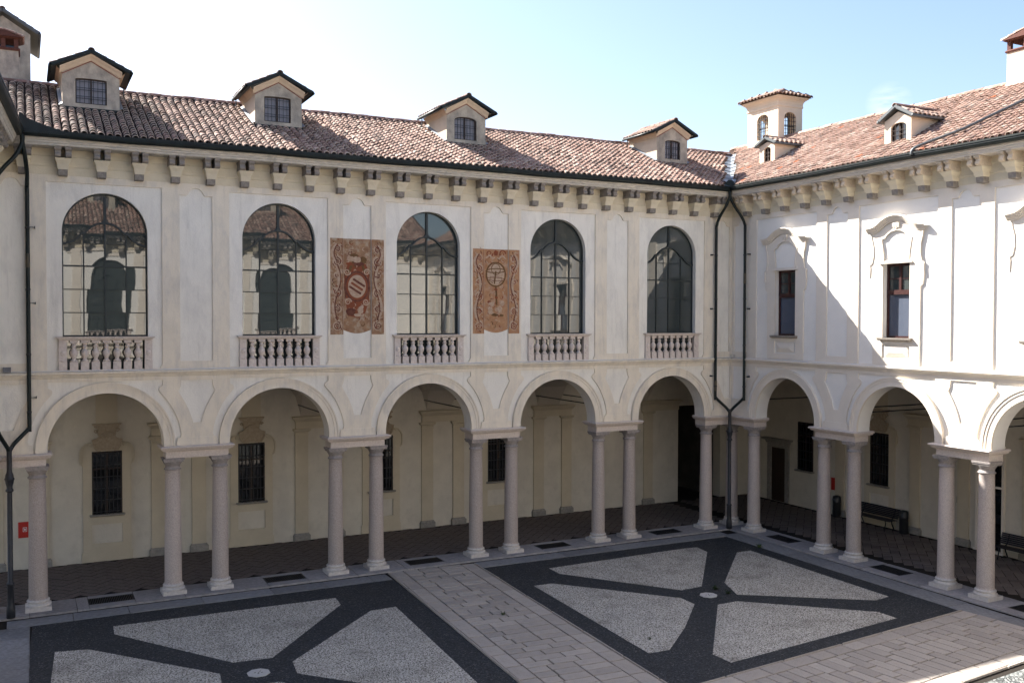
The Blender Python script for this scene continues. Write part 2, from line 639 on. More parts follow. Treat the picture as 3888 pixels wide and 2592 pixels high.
def ribbon_strip(mb, pts, wd, v0, v1):
    """same, but made of quads so spirals may overlap themselves"""
    n = len(pts)
    L = []; Q = []
    for i in range(n):
        a = pts[max(i-1, 0)]; b = pts[min(i+1, n-1)]
        dx, dz = b[0]-a[0], b[1]-a[1]
        d = math.hypot(dx, dz) or 1
        nx, nz_ = -dz/d, dx/d
        ww = wd[i] if isinstance(wd, (list, tuple)) else wd
        L.append((pts[i][0]+nx*ww/2, pts[i][1]+nz_*ww/2))
        Q.append((pts[i][0]-nx*ww/2, pts[i][1]-nz_*ww/2))
    vs = [(p[0], v0, p[1]) for p in L]+[(p[0], v0, p[1]) for p in Q]+[(p[0], v1, p[1]) for p in L]+[(p[0], v1, p[1]) for p in Q]
    fs = []
    for i in range(n-1):
        fs += [(i, n+i, n+i+1, i+1), (i, i+1, 2*n+i+1, 2*n+i), (n+i, 3*n+i, 3*n+i+1, n+i+1)]
    mb.add(vs, fs)
    return mb


# ------------------------------------------------------------------ dimensions (metres)
ZS, ZB, ZG = 4.42, 6.70, 13.12        # arch spring ledge, string course top, gutter underside
RI, RO = 1.55, 1.86                   # arch radii
ZC = 4.50                             # arch centre height
HW = 1.1375                           # half width of the arched windows
ZW = 10.65                            # spring of the arched windows
HD = .686                             # half distance of twin columns


def arch_hole(c, r, zc, z0, n=32):
    return [(c-r, z0)]+[(c+r, z0)]+arc(c, zc, r, 0, 180, n)


def field_outline(c):
    """recessed spandrel field with scrolled shoulders round an arch"""
    rt = [(1.90, ZS), (1.93, 4.50), (2.02, 4.66), (2.05, 4.76), (2.02, 4.95), (1.96, 5.17), (1.87, 5.40), (1.76, 5.62), (1.63, 5.82),
          (1.50, 5.97), (1.42, 6.07), (1.415, 6.13), (1.44, 6.18), (1.49, 6.21), (1.53, 6.235), (1.53, 6.395)]
    return [(c-x, z) for x, z in rt]+[(c+x, z) for x, z in rt[::-1]]


def vase(p):
    rt = [(.115, 5.09), (.15, 5.22), (.20, 5.38), (.27, 5.56), (.35, 5.72), (.45, 5.90), (.53, 6.04), (.50, 6.10), (.47, 6.18), (.455, 6.27), (.45, 6.37)]
    return [(p+x, z) for x, z in rt]+[(p-x, z) for x, z in rt[::-1]]


def bump_panel(a, b, m, z0=6.94, z1=11.86):
    """panel from a to b with a round crest centred on m"""
    q = [(a, z0), (b, z0), (b, z1)]
    if m+.27 < b: q += [(m+.27, z1), (m+.235, z1+.02), (m+.21, z1+.07)]
    q += [(m+x, z) for x, z in [(.185, z1+.12), (.14, z1+.175), (.075, z1+.21), (0, z1+.225), (-.075, z1+.21), (-.14, z1+.175), (-.185, z1+.12)]]
    if m-.27 > a: q += [(m-.21, z1+.07), (m-.235, z1+.02), (m-.27, z1)]
    return q+[(a, z1)]


def tube_path_smooth(pts, n=6):
    out = []
    P = [Vector(p) for p in pts]
    for i in range(len(P)-1):
        p0 = P[max(i-1, 0)]; p1 = P[i]; p2 = P[i+1]; p3 = P[min(i+2, len(P)-1)]
        for k in range(n):
            t = k/n
            out.append(.5*((2*p1)+(-p0+p2)*t+(2*p0-5*p1+4*p2-p3)*t*t+(-p0+3*p1-3*p2+p3)*t**3))
    out.append(P[-1])
    return out


# ------------------------------------------------------------------ prototypes reused between wings
STORE = empty('store')    # temporary parent, removed at the end


def proto(mb, name, mats):
    return mb.build(name, mats, STORE)


def baluster_proto():
    mb = MB()
    mb.box(-.108, .108, -.085, .085, 6.72, 6.965)
    prof = [(.075, 6.965), (.098, 6.98), (.10, 7.0), (.06, 7.03), (.052, 7.06), (.06, 7.09), (.085, 7.13), (.103, 7.19), (.106, 7.235), (.092, 7.28), (.062, 7.31),
            (.052, 7.36), (.058, 7.385), (.075, 7.39), (.075, 7.405), (.055, 7.42), (.052, 7.46), (.07, 7.49), (.095, 7.50)]
    mb.lathe(prof, seg=14)
    mb.box(-.10, .10, -.08, .08, 7.50, 7.575)
    return proto(mb, 'baluster', 'pinkstone')


def column_proto():
    sh = MB()
    prof = [(.262, .30), (.247, .34)]
    for i in range(13):
        t = i/12
        prof.append((.247-.034*t**1.6, .36+3.32*t))
    prof += [(.225, 3.70)]
    sh.lathe(prof, seg=32)
    shaft = sh.build('column', 'granite', STORE)
    b = MB()
    b.box(-.336, .336, -.336, .336, 0, .115)
    b.lathe([(.325, .115), (.335, .135), (.335, .165), (.315, .185), (.285, .19), (.272, .205), (.272, .22), (.29, .235), (.30, .25), (.295, .275), (.27, .29), (.262, .30)], seg=32)
    b.build('column_base', 'marble', shaft)
    c = MB()
    c.lathe([(.225, 3.70), (.243, 3.705), (.25, 3.725), (.243, 3.75), (.215, 3.755), (.213, 3.84), (.235, 3.85), (.235, 3.87), (.26, 3.90), (.278, 3.945)], seg=32)
    c.loft([(3.945, -.27, .27, -.27, .27), (3.98, -.28, .28, -.28, .28), (4.0, -.28, .28, -.28, .28), (4.005, -.297, .297, -.297, .297), (4.058, -.305, .305, -.305, .305)])
    c.build('capital', 'capital', shaft)
    return shaft


def bracket_proto(mod, body):
    m = MB()
    # console: seen from the front it narrows downward, seen from the side it is an S
    secs = [(12.35, .125, .26), (12.38, .14, .27), (12.44, .15, .30), (12.50, .155, .33), (12.55, .175, .37), (12.60, .205, .41), (12.645, .21, .43)]
    m.loft([(z, -h, h, -d, .06) for z, h, d in secs])
    br = m.build('bracket', body, STORE)
    d = MB()
    d.loft([(12.18, -.115, .115, -.20, .06), (12.20, -.12, .12, -.22, .06), (12.35, -.12, .12, -.24, .06)])
    d.build('bracket_foot', 'modil', br)
    q = MB()
    prof = [(.05, 12.65), (-.46, 12.65), (-.50, 12.66), (-.535, 12.70), (-.535, 12.74), (-.50, 12.78), (-.505, 12.82), (-.54, 12.85), (-.56, 12.925), (.05, 12.925)]
    q.sweep(prof, -.075, .075)
    q.sweep([(.05, 12.87), (-.575, 12.87), (-.575, 12.922), (.05, 12.922)], -.09, .09)
    m1 = q.build('modillion', mod, br, loc=(-.135, 0, 0))
    inst(m1, br, (.135, 0, 0))
    return br


PB = baluster_proto()
PC = column_proto()
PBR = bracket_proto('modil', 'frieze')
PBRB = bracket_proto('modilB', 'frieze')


# ------------------------------------------------------------------ arched window
def arched_window(wing, c, full=True):
    V = .27
    mb = MB()
    def bar(u0, u1, z0, z1, v0=V-.035, v1=V+.01):
        mb.box(c+u0, c+u1, v0, v1, z0, z1)
    t = .017
    zt = 6.72
    for x, zz in ((-.57, 10.62), (.57, 10.62)):
        bar(x-t, x+t, zt, zz)
    bar(-.026, .026, zt, 11.76)
    for z in (7.035, 7.70, 8.365, 9.03, 9.70):
        tt = .022 if z in (9.70, 7.70) else .014
        mb.box(c-HW, c-.57-t, V-.032, V+.008, z-tt, z+tt)
        mb.box(c-.57+t, c-.026, V-.032, V+.008, z-tt, z+tt)
        mb.box(c+.026, c+.57-t, V-.032, V+.008, z-tt, z+tt)
        mb.box(c+.57+t, c+HW, V-.032, V+.008, z-tt, z+tt)
    for s in (-1, 1):
        a, b = sorted((s*(.57-t), s*.026))
        mb.box(c+a, c+b, V-.03, V+.006, 10.345, 10.370)
    # ogee transom
    og = []
    for i in range(9):
        a = math.radians(90-90*i/8)
        og.append((.57-.0+.565*(1-math.cos(PI/2-a))*1.0, 0))
    half = [(0, 10.955), (.12, 10.94), (.25, 10.895), (.38, 10.81), (.47, 10.72), (.53, 10.655), (.57, 10.65), (.61, 10.645), (.68, 10.56), (.78, 10.455), (.90, 10.375), (1.02, 10.335), (HW, 10.32)]
    wd = [.075, .055, .05, .05, .05, .06, .085, .06, .05, .05, .05, .055, .08]
    line = [(c-x, z) for x, z in half[::-1]]+[(c+x, z) for x, z in half[1:]]
    ribbon_strip(mb, line, wd[::-1]+wd[1:], V-.06, V+.012)
    # flare under the centre post
    mb.plate([[(c-.12, 10.95), (c+.12, 10.95), (c+.05, 11.03), (c+.035, 11.14), (c-.035, 11.14), (c-.05, 11.03)]], V-.055, V)
    mb.box(c-.038, c+.038, V-.05, V-.036, 11.1, 11.74)
    # outer frame
    fr = 40
    ribbon_strip(mb, [(c-HW+.015, zt)]+[(x, z) for x, z in arc(c, ZW, HW-.015, 180, 0, fr)]+[(c+HW-.015, zt)], .045, V-.04, V+.01)
    bar(-HW, HW, zt, zt+.05)
    win = mb.build('window', 'winframe', wing)
    # panes, each one a little out of true
    def pane(poly):
        cx = sum(p[0] for p in poly)/len(poly)
        cz = sum(p[1] for p in poly)/len(poly)
        p = MB()
        ta, tb = R.gauss(0, .0028), R.gauss(0, .0028)
        lp = [(x-cx, z-cz) for x, z in poly]
        tr = tessellate_polygon([[Vector((x, z, 0)) for x, z in lp]])
        fs = []
        for a, b, d in tr:
            ar = (lp[b][0]-lp[a][0])*(lp[d][1]-lp[a][1])-(lp[b][1]-lp[a][1])*(lp[d][0]-lp[a][0])
            fs.append((a, b, d) if ar > 0 else (a, d, b))
        n = len(lp)
        vs = [(x, x*ta+z*tb, z) for x, z in lp]+[(x, x*ta+z*tb+.006, z) for x, z in lp]
        fs += [(a+n, d+n, b+n) for a, b, d in fs]
        p.add(vs, fs)
        p.build('pane', 'glass', win, loc=(c+cx-c if False else cx, V, cz))
    rows = [6.74, 7.035, 7.70, 8.365, 9.03, 9.70]
    cols = [-HW, -.57, 0, .57, HW]
    rr2 = rows if full else [6.74, 9.70]
    cc2 = cols if full else [-HW, HW]
    for i in range(len(cc2)-1):
        for j in range(len(rr2)-1):
            pane([(c+cc2[i], rr2[j]), (c+cc2[i+1], rr2[j]), (c+cc2[i+1], rr2[j+1]), (c+cc2[i], rr2[j+1])])
    for s in (-1, 1):
        pane([(c+s*.57, 9.70), (c+s*HW, 9.70), (c+s*HW, 10.32), (c+s*1.02, 10.335), (c+s*.9, 10.375), (c+s*.78, 10.455), (c+s*.68, 10.56), (c+s*.57, 10.65)])
        pane([(c, 9.70), (c+s*.57, 9.70), (c+s*.57, 10.357), (c, 10.357)])
        pane([(c, 10.357), (c+s*.57, 10.357), (c+s*.57, 10.65), (c+s*.47, 10.72), (c+s*.38, 10.81), (c+s*.25, 10.895), (c+s*.12, 10.94), (c, 10.955)])
        top = arc(c, ZW, HW, 0, 90, 14) if s > 0 else arc(c, ZW, HW, 180, 90, 14)
        pane([(c, 10.955), (c+s*.12, 10.94), (c+s*.25, 10.895), (c+s*.38, 10.81), (c+s*.47, 10.72), (c+s*.57, 10.65), (c+s*.68, 10.56), (c+s*.78, 10.455), (c+s*.9, 10.375), (c+s*1.02, 10.335), (c+s*HW, 10.32)]+top)
    # balustrade in the opening
    rl = MB()
    rl.loft([(7.575, c-1.19, c+1.19, -.03, .17), (7.59, c-1.25, c+1.25, -.07, .17), (7.625, c-1.25, c+1.25, -.08, .17), (7.635, c-1.30, c+1.30, -.12, .17), (7.68, c-1.31, c+1.31, -.13, .17)])
    for s in (-1, 1):
        a, b = sorted((s*1.035, s*1.24))
        rl.box(c+a, c+b, -.03, .14, 6.705, 7.575)
        # half balusters against the pedestals
        a, b = sorted((s*.95, s*1.035))
    bal = rl.build('balustrade', 'pinkstone', wing)
    for i in range(-4, 5):
        o = inst(PB, bal, (c+i*.2843, .045, 0))
    return win


# ------------------------------------------------------------------ wing builder
def wing(name, label, rz, loc, bays, ends, kind, ridge_v, ridge_z, detail=2, mit=(True, True), brk=None, mats=('beige', 'white')):
    """bays: arch centres in local u; ends: (u0, u1); kind: 'arched' or 'square' upper windows"""
    W = empty(name, loc, rz)
    tag(W, label, 'building')
    E0, E1 = ends
    BEI, WHI = mats
    global T
    T = .05 if kind == 'arched' else .046
    pairs = []
    if mit[0]: pairs.append((bays[0]-2.5, 'L'))
    for a, b in zip(bays[:-1], bays[1:]): pairs.append(((a+b)/2, 'M'))
    if mit[1]: pairs.append((bays[-1]+2.5, 'R'))
    # --- upper wall
    up = MB()
    outer = [(E0, ZB-.02), (E1, ZB-.02), (E1, 12.95), (E0, 12.95)]
    holes = []
    for c in bays:
        if kind == 'arched':
            holes.append(arch_hole(c, HW, ZW, 6.705, 40))
        else:
            holes.append([(c-.53, 7.62), (c+.53, 7.62), (c+.53, 10.02), (c-.53, 10.02)])
    up.plate([outer]+holes, T, .40)
    up.build('upper_wall', WHI, W)
    ra = MB()
    holes = []
    for c in bays:
        if kind == 'arched':
            holes.append([(c-1.535, 6.74), (c+1.46, 6.74), (c+1.48, 6.80), (c+1.535, 6.86), (c+1.535, 12.03), (c-1.535, 12.03)])
        else:
            holes.append([(c-1.56, 6.74), (c+1.50, 6.74), (c+1.56, 6.84), (c+1.56, 12.02), (c-1.56, 12.02)])
    for p, k in pairs:
        if k == 'M': holes.append(bump_panel(p-.47, p+.47, p))
        if k == 'R': holes.append(bump_panel(p-.47, E1-.13, p-.10))
        if k == 'L': holes.append(bump_panel(E0+.13, p+.47, p+.10))
    ra.plate([[(E0, ZB-.02), (E1, ZB-.02), (E1, 12.22), (E0, 12.22)]]+holes, 0, T)
    ra.build('upper_wall_relief', BEI, W)
    fz = MB()
    g0 = (lambda v: E0-v) if mit[0] else E0
    g1 = (lambda v: E1+v) if mit[1] else E1
    fz.sweep([(.048, 12.22), (-.02, 12.22), (-.025, 12.44), (-.045, 12.45), (-.05, 12.50), (-.03, 12.51), (-.03, 12.72), (-.05, 12.74), (-.06, 12.93), (.048, 12.93)], g0, g1)
    fz.build('frieze', 'frieze', W)
    co = MB()
    co.sweep([(.05, 12.93), (-.60, 12.93), (-.625, 12.95), (-.63, 12.99), (-.66, 13.01), (-.665, 13.05), (-.70, 13.08), (-.71, 13.14), (.05, 13.14)], g0, g1, n=max(2, int((E1-E0)/1.4)), wob=lambda u: .008*math.sin(u*1.3)+.006*math.sin(u*3.1+1))
    co.build('cornice', 'cornice' if kind == 'arched' else M['cornB'], W)
    bd = MB()
    bd.sweep([(.06, 6.50), (0.0, 6.50), (-.03, 6.515), (-.035, 6.54), (-.06, 6.555), (-.075, 6.59), (-.12, 6.61), (-.14, 6.65), (-.135, 6.675), (0.0, 6.70), (.06, 6.70)], g0, g1)
    bd.build('string_course', BEI, W)
    # cable clipped along the top of the string course
    cb = MB()
    npt = int((E1-E0)/1.2)
    cb.tube([(E0+.1+(E1-E0-.2)*i/npt, -.10+R.uniform(-.006, .006), 6.705+R.uniform(0, .012)) for i in range(npt+1)], .011, 5)
    cb.build('cable', 'signwhite', W)
    # --- arcade wall: core, raised layer, archivolts
    core = MB()
    lo = [(E0, ZS)]
    for c in bays:
        lo += [(c-RI, ZS)]+[(x, z) for x, z in arc(c, ZC, RI, 180, 0, 40)]+[(c+RI, ZS)]
    lo += [(E1, ZS), (E1, 6.50), (E0, 6.50)]
    core.plate([lo], T, .58, back=True)
    core.build('arcade_wall', WHI, W)
    rl = MB()
    lo = [(E0, ZS)]
    for c in bays:
        lo += field_outline(c)
    lo += [(E1, ZS), (E1, 6.50), (E0, 6.50)]
    vh = []
    for p, k in pairs:
        if k == 'M': vh.append(vase(p))
        elif k == 'R':
            vh.append([(p+.05, 5.09), (E1-.06, 5.09), (E1-.06, 6.37), (p-.36, 6.37), (p-.37, 6.2), (p-.43, 6.04), (p-.25, 5.72), (p-.10, 5.38)])
        else:
            vh.append([(E0+.06, 5.09), (p+.10, 5.09), (p+.20, 5.38), (p+.35, 5.72), (p+.53, 6.04), (p+.46, 6.2), (p+.45, 6.37), (E0+.06, 6.37)])
    rl.plate([lo]+vh, 0, T)
    rl.build('spandrel_relief', BEI, W)
    for c in bays:
        av = MB()
        for (ra_, rb, v) in ((RI, 1.73, -.03), (1.73, 1.79, -.05), (1.79, 1.815, -.045), (1.815, RO, -.07)):
            o = [(c-rb, ZS)]+arc(c, ZC, rb, 180, 0, 44)+[(c+rb, ZS)]
            i = [(c+ra_, ZS)]+arc(c, ZC, ra_, 0, 180, 44)+[(c-ra_, ZS)]
            # quads between the two rings
            oo = o; ii = i[::-1]
            n = len(oo)
            vs = [(p[0], v, p[1]) for p in oo]+[(p[0], v, p[1]) for p in ii]+[(p[0], T, p[1]) for p in oo]+[(p[0], T, p[1]) for p in ii]
            fs = []
            for q in range(n-1):
                fs += [(q, n+q, n+q+1, q+1), (q, q+1, 2*n+q+1, 2*n+q), (n+q, 3*n+q, 3*n+q+1, n+q+1)]
            av.add(vs, fs)
        av.build('archivolt', BEI, W)
    # --- imposts over the twin columns
    for p, k in pairs:
        im = MB()
        a, b = p-.905, p+.905
        # three-step ledge above the block
        if k == 'M':
            xs = (a, b)
            im.loft([(4.06, a, b, -.03, .60), (4.255, a, b, -.03, .60), (4.26, a-.03, b+.03, -.06, .63), (4.285, a-.05, b+.05, -.08, .65)])
            im.loft([(4.29, a-.10, b+.10, -.14, .68), (4.315, a-.12, b+.12, -.16, .70), (4.345, a-.12, b+.12, -.17, .70), (4.355, a-.15, b+.15, -.22, .73), (4.39, a-.16, b+.16, -.24, .74), (4.42, a-.13, b+.13, -.21, .72)])
        else:
            s = 1 if k == 'R' else -1
            def seg(o_, vv, bk):
                # from the outer end to the court corner, mitred on the diagonal
                out = (a-o_) if k == 'R' else (b+o_)
                return out
            secs1 = [(4.06, 0, .03, .60), (4.255, 0, .03, .60), (4.26, .03, .06, .60), (4.285, .05, .08, .60)]
            secs2 = [(4.29, .10, .14, .60), (4.315, .12, .16, .60), (4.345, .12, .17, .60), (4.355, .15, .22, .60), (4.39, .16, .24, .60), (4.42, .13, .21, .60)]
            for secs in (secs1, secs2):
                vs = []; fs = []
                for (z, o_, vv, bk) in secs:
                    if k == 'R':
                        q = [(a-o_, -vv, z), (E1-vv, -vv, z), (E1+bk, bk, z), (a-o_, bk, z)]
                    else:
                        q = [(E0+vv, -vv, z), (b+o_, -vv, z), (b+o_, bk, z), (E0-bk, bk, z)]
                    vs += q
                n = len(secs)
                for i in range(n-1):
                    for kk in range(4):
                        x, y = i*4+kk, i*4+(kk+1) % 4
                        fs.append((x, y, y+4, x+4))
                fs.append((0, 3, 2, 1))
                fs.append(tuple(range(4*n-4, 4*n)))
                im.add(vs, fs)
        im.build('impost', 'pinkstone', W)
        # plain foot of the wall standing on the ledge
        ft = MB()
        if k == 'M': ft.plate([[(p-.60, ZS), (p+.60, ZS), (p+.56, 4.66), (p-.56, 4.66)]], -.025, 0)
        elif k == 'R': ft.plate([[(p-.60, ZS), (E1-.03, ZS), (E1-.03, 4.66), (p-.56, 4.66)]], -.025, 0)
        else: ft.plate([[(E0+.03, ZS), (p+.60, ZS), (p+.56, 4.66), (E0+.03, 4.66)]], -.025, 0)
        ft.build('wall_foot', BEI, W)
        for s in (-1, 1):
            if (k == 'R' and s > 0) or (k == 'L' and s < 0):
                if name == 'north_wing':
                    copy_tree(PC, W, ((E1+.30) if k == 'R' else (E0-.30), .30, 0))
                continue
            copy_tree(PC, W, (p+s*HD, .19, 0), (0, 0, R.uniform(0, .02)))
    # --- upper windows
    for c in bays:
        if kind == 'arched':
            arched_window(W, c, detail == 2)
        else:
            square_window(W, c)
    # --- brackets under the eaves
    u = E0+.85 if brk is None else brk
    while u < E1-.7:
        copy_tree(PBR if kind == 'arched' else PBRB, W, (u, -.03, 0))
        u += 1.0 if kind == 'arched' else 1.015
    # --- gutter
    gt = MB()
    gp = [(-.71+.085*(1+math.cos(a))-.17, 13.235+.10*math.sin(a)) for a in [PI+PI*i/8 for i in range(9)]]
    gp = gp+[(v, 13.25) for v in (-.72, -.74)]+[(v+.012 if v < -.79 else v-.012, z+.014) for v, z in gp[::-1][1:-1]]+[(-.88, 13.25)]
    gt.sweep([(-.88, 13.25), (-.885, 13.20), (-.865, 13.155), (-.82, 13.125), (-.76, 13.12), (-.70, 13.145), (-.70, 13.16), (-.76, 13.14), (-.815, 13.145), (-.85, 13.17), (-.868, 13.205), (-.868, 13.25)], g0, g1, n=40,
             wob=lambda u: .012*math.sin(u*.9)+.006*math.sin(u*2.3))
    gt.sweep([(-.885, 13.245), (-.905, 13.245), (-.905, 13.295), (-.885, 13.295)], g0, g1, n=40, wob=lambda u: .012*math.sin(u*.9)+.006*math.sin(u*2.3))
    gt.build('gutter', 'copper', W)
    return W


def square_window(W, c):
    """baroque window with a curved hood, blind panel above and a cushion panel below"""
    V = .24
    fr = MB()
    h = .53
    def bx(u0, u1, z0, z1, v0=V-.05, v1=V+.02):
        fr.box(c+u0, c+u1, v0, v1, z0, z1)
    bx(-h, -h+.07, 7.62, 10.02); bx(h-.07, h, 7.62, 10.02)
    bx(-h+.07, h-.07, 9.94, 10.02); bx(-h+.07, h-.07, 7.62, 7.68)
    bx(-h+.07, h-.07, 9.02, 9.17, V-.075)
    bx(-.045, .045, 9.17, 9.94)
    for s in (-1, 1):
        a, b = sorted((s*.045, s*(h-.07)))
        bx(a, b, 9.52, 9.555, V-.03)
    wn_ = fr.build('window', 'redwood', W)
    for (u0, u1, z0, z1, m) in ((-.46, -.045, 9.17, 9.52, 'glass'), (.045, .46, 9.17, 9.52, 'glass'), (-.46, -.045, 9.555, 9.94, 'glass'), (.045, .46, 9.555, 9.94, 'glass'), (-.46, .46, 7.68, 9.02, 'screen')):
        p = MB()
        p.box(-(u1-u0)/2, (u1-u0)/2, -.004, .004, -(z1-z0)/2, (z1-z0)/2)
        p.build('pane', m, wn_, loc=(c+(u0+u1)/2, V, (z0+z1)/2), rot=(R.uniform(-.004, .004), 0, R.uniform(-.006, .006)))
    sl_ = MB()
    sl_.loft([(7.53, c-.64, c+.64, -.09, .2), (7.56, c-.66, c+.66, -.12, .2), (7.62, c-.67, c+.67, -.13, .2)])
    sl_.build('sill', 'modil', W)
    # surround: tall plate with waisted outline
    rt = [(.93, 6.75), (.93, 7.9), (.94, 9.25), (1.03, 9.32), (1.07, 9.6), (1.05, 9.9), (1.07, 10.0), (.98, 10.05), (.92, 10.3), (.93, 10.6), (1.0, 10.85), (1.02, 11.02), (.86, 11.06)]
    crest = [(.62, 11.14), (.40, 11.27), (.2, 11.34), (0, 11.36)]
    out = [(c+x, z) for x, z in rt+crest]+[(c-x, z) for x, z in (rt+crest)[::-1][1:]]
    hole = [(c-.53, 7.62), (c+.53, 7.62), (c+.53, 10.02), (c-.53, 10.02)]
    bl = [(.50, 10.12), (.52, 10.35), (.56, 10.62), (.60, 10.82), (.47, 10.86), (.36, 10.98), (.2, 11.07), (0, 11.10)]
    blind = [(c-x, z) for x, z in bl]+[(c+x, z) for x, z in bl[::-1][1:]]
    low = [(c-.55, 6.95), (c+.55, 6.95), (c+.55, 7.40), (c-.55, 7.40)]
    su = MB()
    su.plate([out, hole, blind, low], -.004, T)
    su.plate([[(c-.66, 10.02), (c+.66, 10.02), (c+.62, 10.09), (c-.62, 10.09)]], -.06, -.004)
    # edge bead on the outline
    ribbon_strip(su, [(c+x, z) for x, z in rt[4:]], .05, -.028, -.004)
    ribbon_strip(su, [(c-x, z) for x, z in rt[4:]][::-1], .05, -.028, -.004)
    ribbon_strip(su, [(c-x, z) for x, z in bl], .04, -.024, -.004)
    ribbon_strip(su, [(c+x, z) for x, z in bl[::-1]], .04, -.024, -.004)
    su.build('window_surround', 'beigeB', W)
    hd = MB()
    hp = [(1.16, 11.20), (.98, 11.21), (.82, 11.24), (.70, 11.30), (.52, 11.42), (.34, 11.51), (.17, 11.555), (0, 11.57)]
    line = [(c-x, z) for x, z in hp]+[(c+x, z) for x, z in hp[::-1][1:]]
    for dz, wd_, v in ((0, .045, -.17), (-.042, .04, -.14), (-.082, .04, -.11), (-.122, .04, -.075), (-.165, .05, -.045)):
        ribbon_strip(hd, [(x, z+dz) for x, z in line], wd_, v, .0)
    for x in (-.09, 0, .09):
        hd.loft([(11.16-.04*(x == 0), c+x-.025, c+x+.025, -.04, 0), (11.24, c+x-.04, c+x+.04, -.055, 0), (11.33, c+x-.045, c+x+.045, -.07, 0)])
    hd.build('window_hood', 'beigeB', W)
    cu = MB()
    a, b = c-.47, c+.47
    cu.add([(a, .03, 7.0), (b, .03, 7.0), (b, .03, 7.35), (a, .03, 7.35), (a+.2, -.02, 7.14), (b-.2, -.02, 7.14), (b-.2, -.02, 7.21), (a+.2, -.02, 7.21)],
           [(0, 1, 5, 4), (1, 2, 6, 5), (2, 3, 7, 6), (3, 0, 4, 7), (4, 5, 6, 7)])
    cu.build('cushion_panel', 'beigeB', W)


M['cornB'] = mat('grey_cream_cornice', (.66, .60, .53), .88, .15, var=.2, vscale=4, bump=.3, sy=3)

NB = [-22.9, -17.9, -12.9, -7.9, -2.9]
NORTH = wing('north_wing', 'long shaded arcaded palace wing with five tall arched windows and two painted wall panels', 0, (0, 0, 0), NB, (-25.8, 0), 'arched', 4.2, 15.56, brk=-25.0)
EB = [2.96+5.04*k for k in range(6)]
EAST = wing('east_wing', 'right hand palace wing with square baroque windows, partly in bright sun, above an arcade', -PI/2, (0, 0, 0), EB, (0, 31.2), 'square', 4.2, 15.97, brk=1.03, mats=('beigeB', 'whiteB'))
WEST = wing('west_wing', 'palace wing at the left edge, only the underside of its eaves and gutter in view', PI/2+math.radians(-4.1), (-25.8, 0, 0), [-28.4+5.1*k for k in range(6)], (-31.4, 0), 'arched', 4.2, 15.56, detail=1)
SOUTH = wing('south_wing', 'sunlit palace wing opposite, seen only mirrored in the arched windows', PI, (0, -31.2, 0), [5.5+5.0*k for k in range(5)], (0, 28.1), 'arched', 4.2, 15.56, detail=1, mit=(True, True), mats=('beigeB', 'whiteB'))


# ------------------------------------------------------------------ roofs
def tile_template(cover=True, rl=.094, ru=.068, L=.38, seg=7, th=.020):
    V = []; F = []; lip = []
    def ring(r, y, zoff=0):
        o = len(V)
        for k in range(seg+1):
            a = PI*k/seg
            if cover:
                V.append((r*math.cos(a), y, zoff+r*math.sin(a)*.88))
            else:
                V.append((r*math.cos(a), y, zoff-r*math.sin(a)*.6))
        return o
    a = ring(rl, 0); b = ring(ru, L); 
    for k in range(seg):
        F.append((a+k, a+k+1, b+k+1, b+k) if not cover else (a+k+1, a+k, b+k, b+k+1)); lip.append(0)
    if cover:
        m = ring(rl*.985, .07)
        F = []
        lip = []
        for k in range(seg):
            F.append((a+k+1, a+k, m+k, m+k+1)); lip.append(.55)
            F.append((m+k+1, m+k, b+k, b+k+1)); lip.append(0)
        c = ring(rl-th, 0)
        d = ring(rl-th, .14)
        for k in range(seg):
            F.append((a+k, a+k+1, c+k+1, c+k)); lip.append(1)
            F.append((c+k, c+k+1, d+k+1, d+k)); lip.append(0)
    return np.array(V), F, lip


TC = tile_template(True)
TP = tile_template(False, .085, .075, .42, 4)


def tiles_mesh(name, mats_t, tp, mat_name):
    """mats_t: list of (4x4 numpy, tint, liplevel)"""
    V, F, lip = tp
    n = len(mats_t)
    nv, nf = len(V), len(F)
    A = np.array([m for m, _, _ in mats_t])
    P = np.einsum('nij,vj->nvi', A[:, :3, :3], V)+A[:, None, :3, 3]
    P = P.reshape(-1, 3)
    F_ = np.array(F)
    FF = (F_[None]+(np.arange(n)*nv)[:, None, None]).reshape(-1, 4)
    me = bpy.data.meshes.new(name)
    me.vertices.add(len(P))
    me.vertices.foreach_set('co', P.ravel().astype(np.float32))
    me.loops.add(FF.size)
    me.loops.foreach_set('vertex_index', FF.ravel().astype(np.int32))
    me.polygons.add(len(FF))
    me.polygons.foreach_set('loop_start', (np.arange(len(FF))*4).astype(np.int32))
    me.polygons.foreach_set('loop_total', np.full(len(FF), 4, np.int32))
    me.update(calc_edges=True)
    t = me.attributes.new('tint', 'FLOAT', 'FACE')
    t.data.foreach_set('value', np.repeat(np.array([x for _, x, _ in mats_t], np.float32), nf))
    t = me.attributes.new('lip', 'FLOAT', 'FACE')
    t.data.foreach_set('value', (np.tile(np.array(lip, np.float32), n)*np.repeat(np.array([x for _, _, x in mats_t], np.float32), nf)))
    me.materials.append(M[mat_name])
    return me


def link(me, name, parent, mtx=None):
    o = bpy.data.objects.new(name, me)
    col.objects.link(o)
    o.parent = parent
    if mtx is not None:
        o.matrix_local = mtx
    return o


def patchy(x, y, s=1.0, seed=0):
    from mathutils import noise
    return noise.fractal(Vector((x*s, y*s, seed)), .8, 2.2, 4)


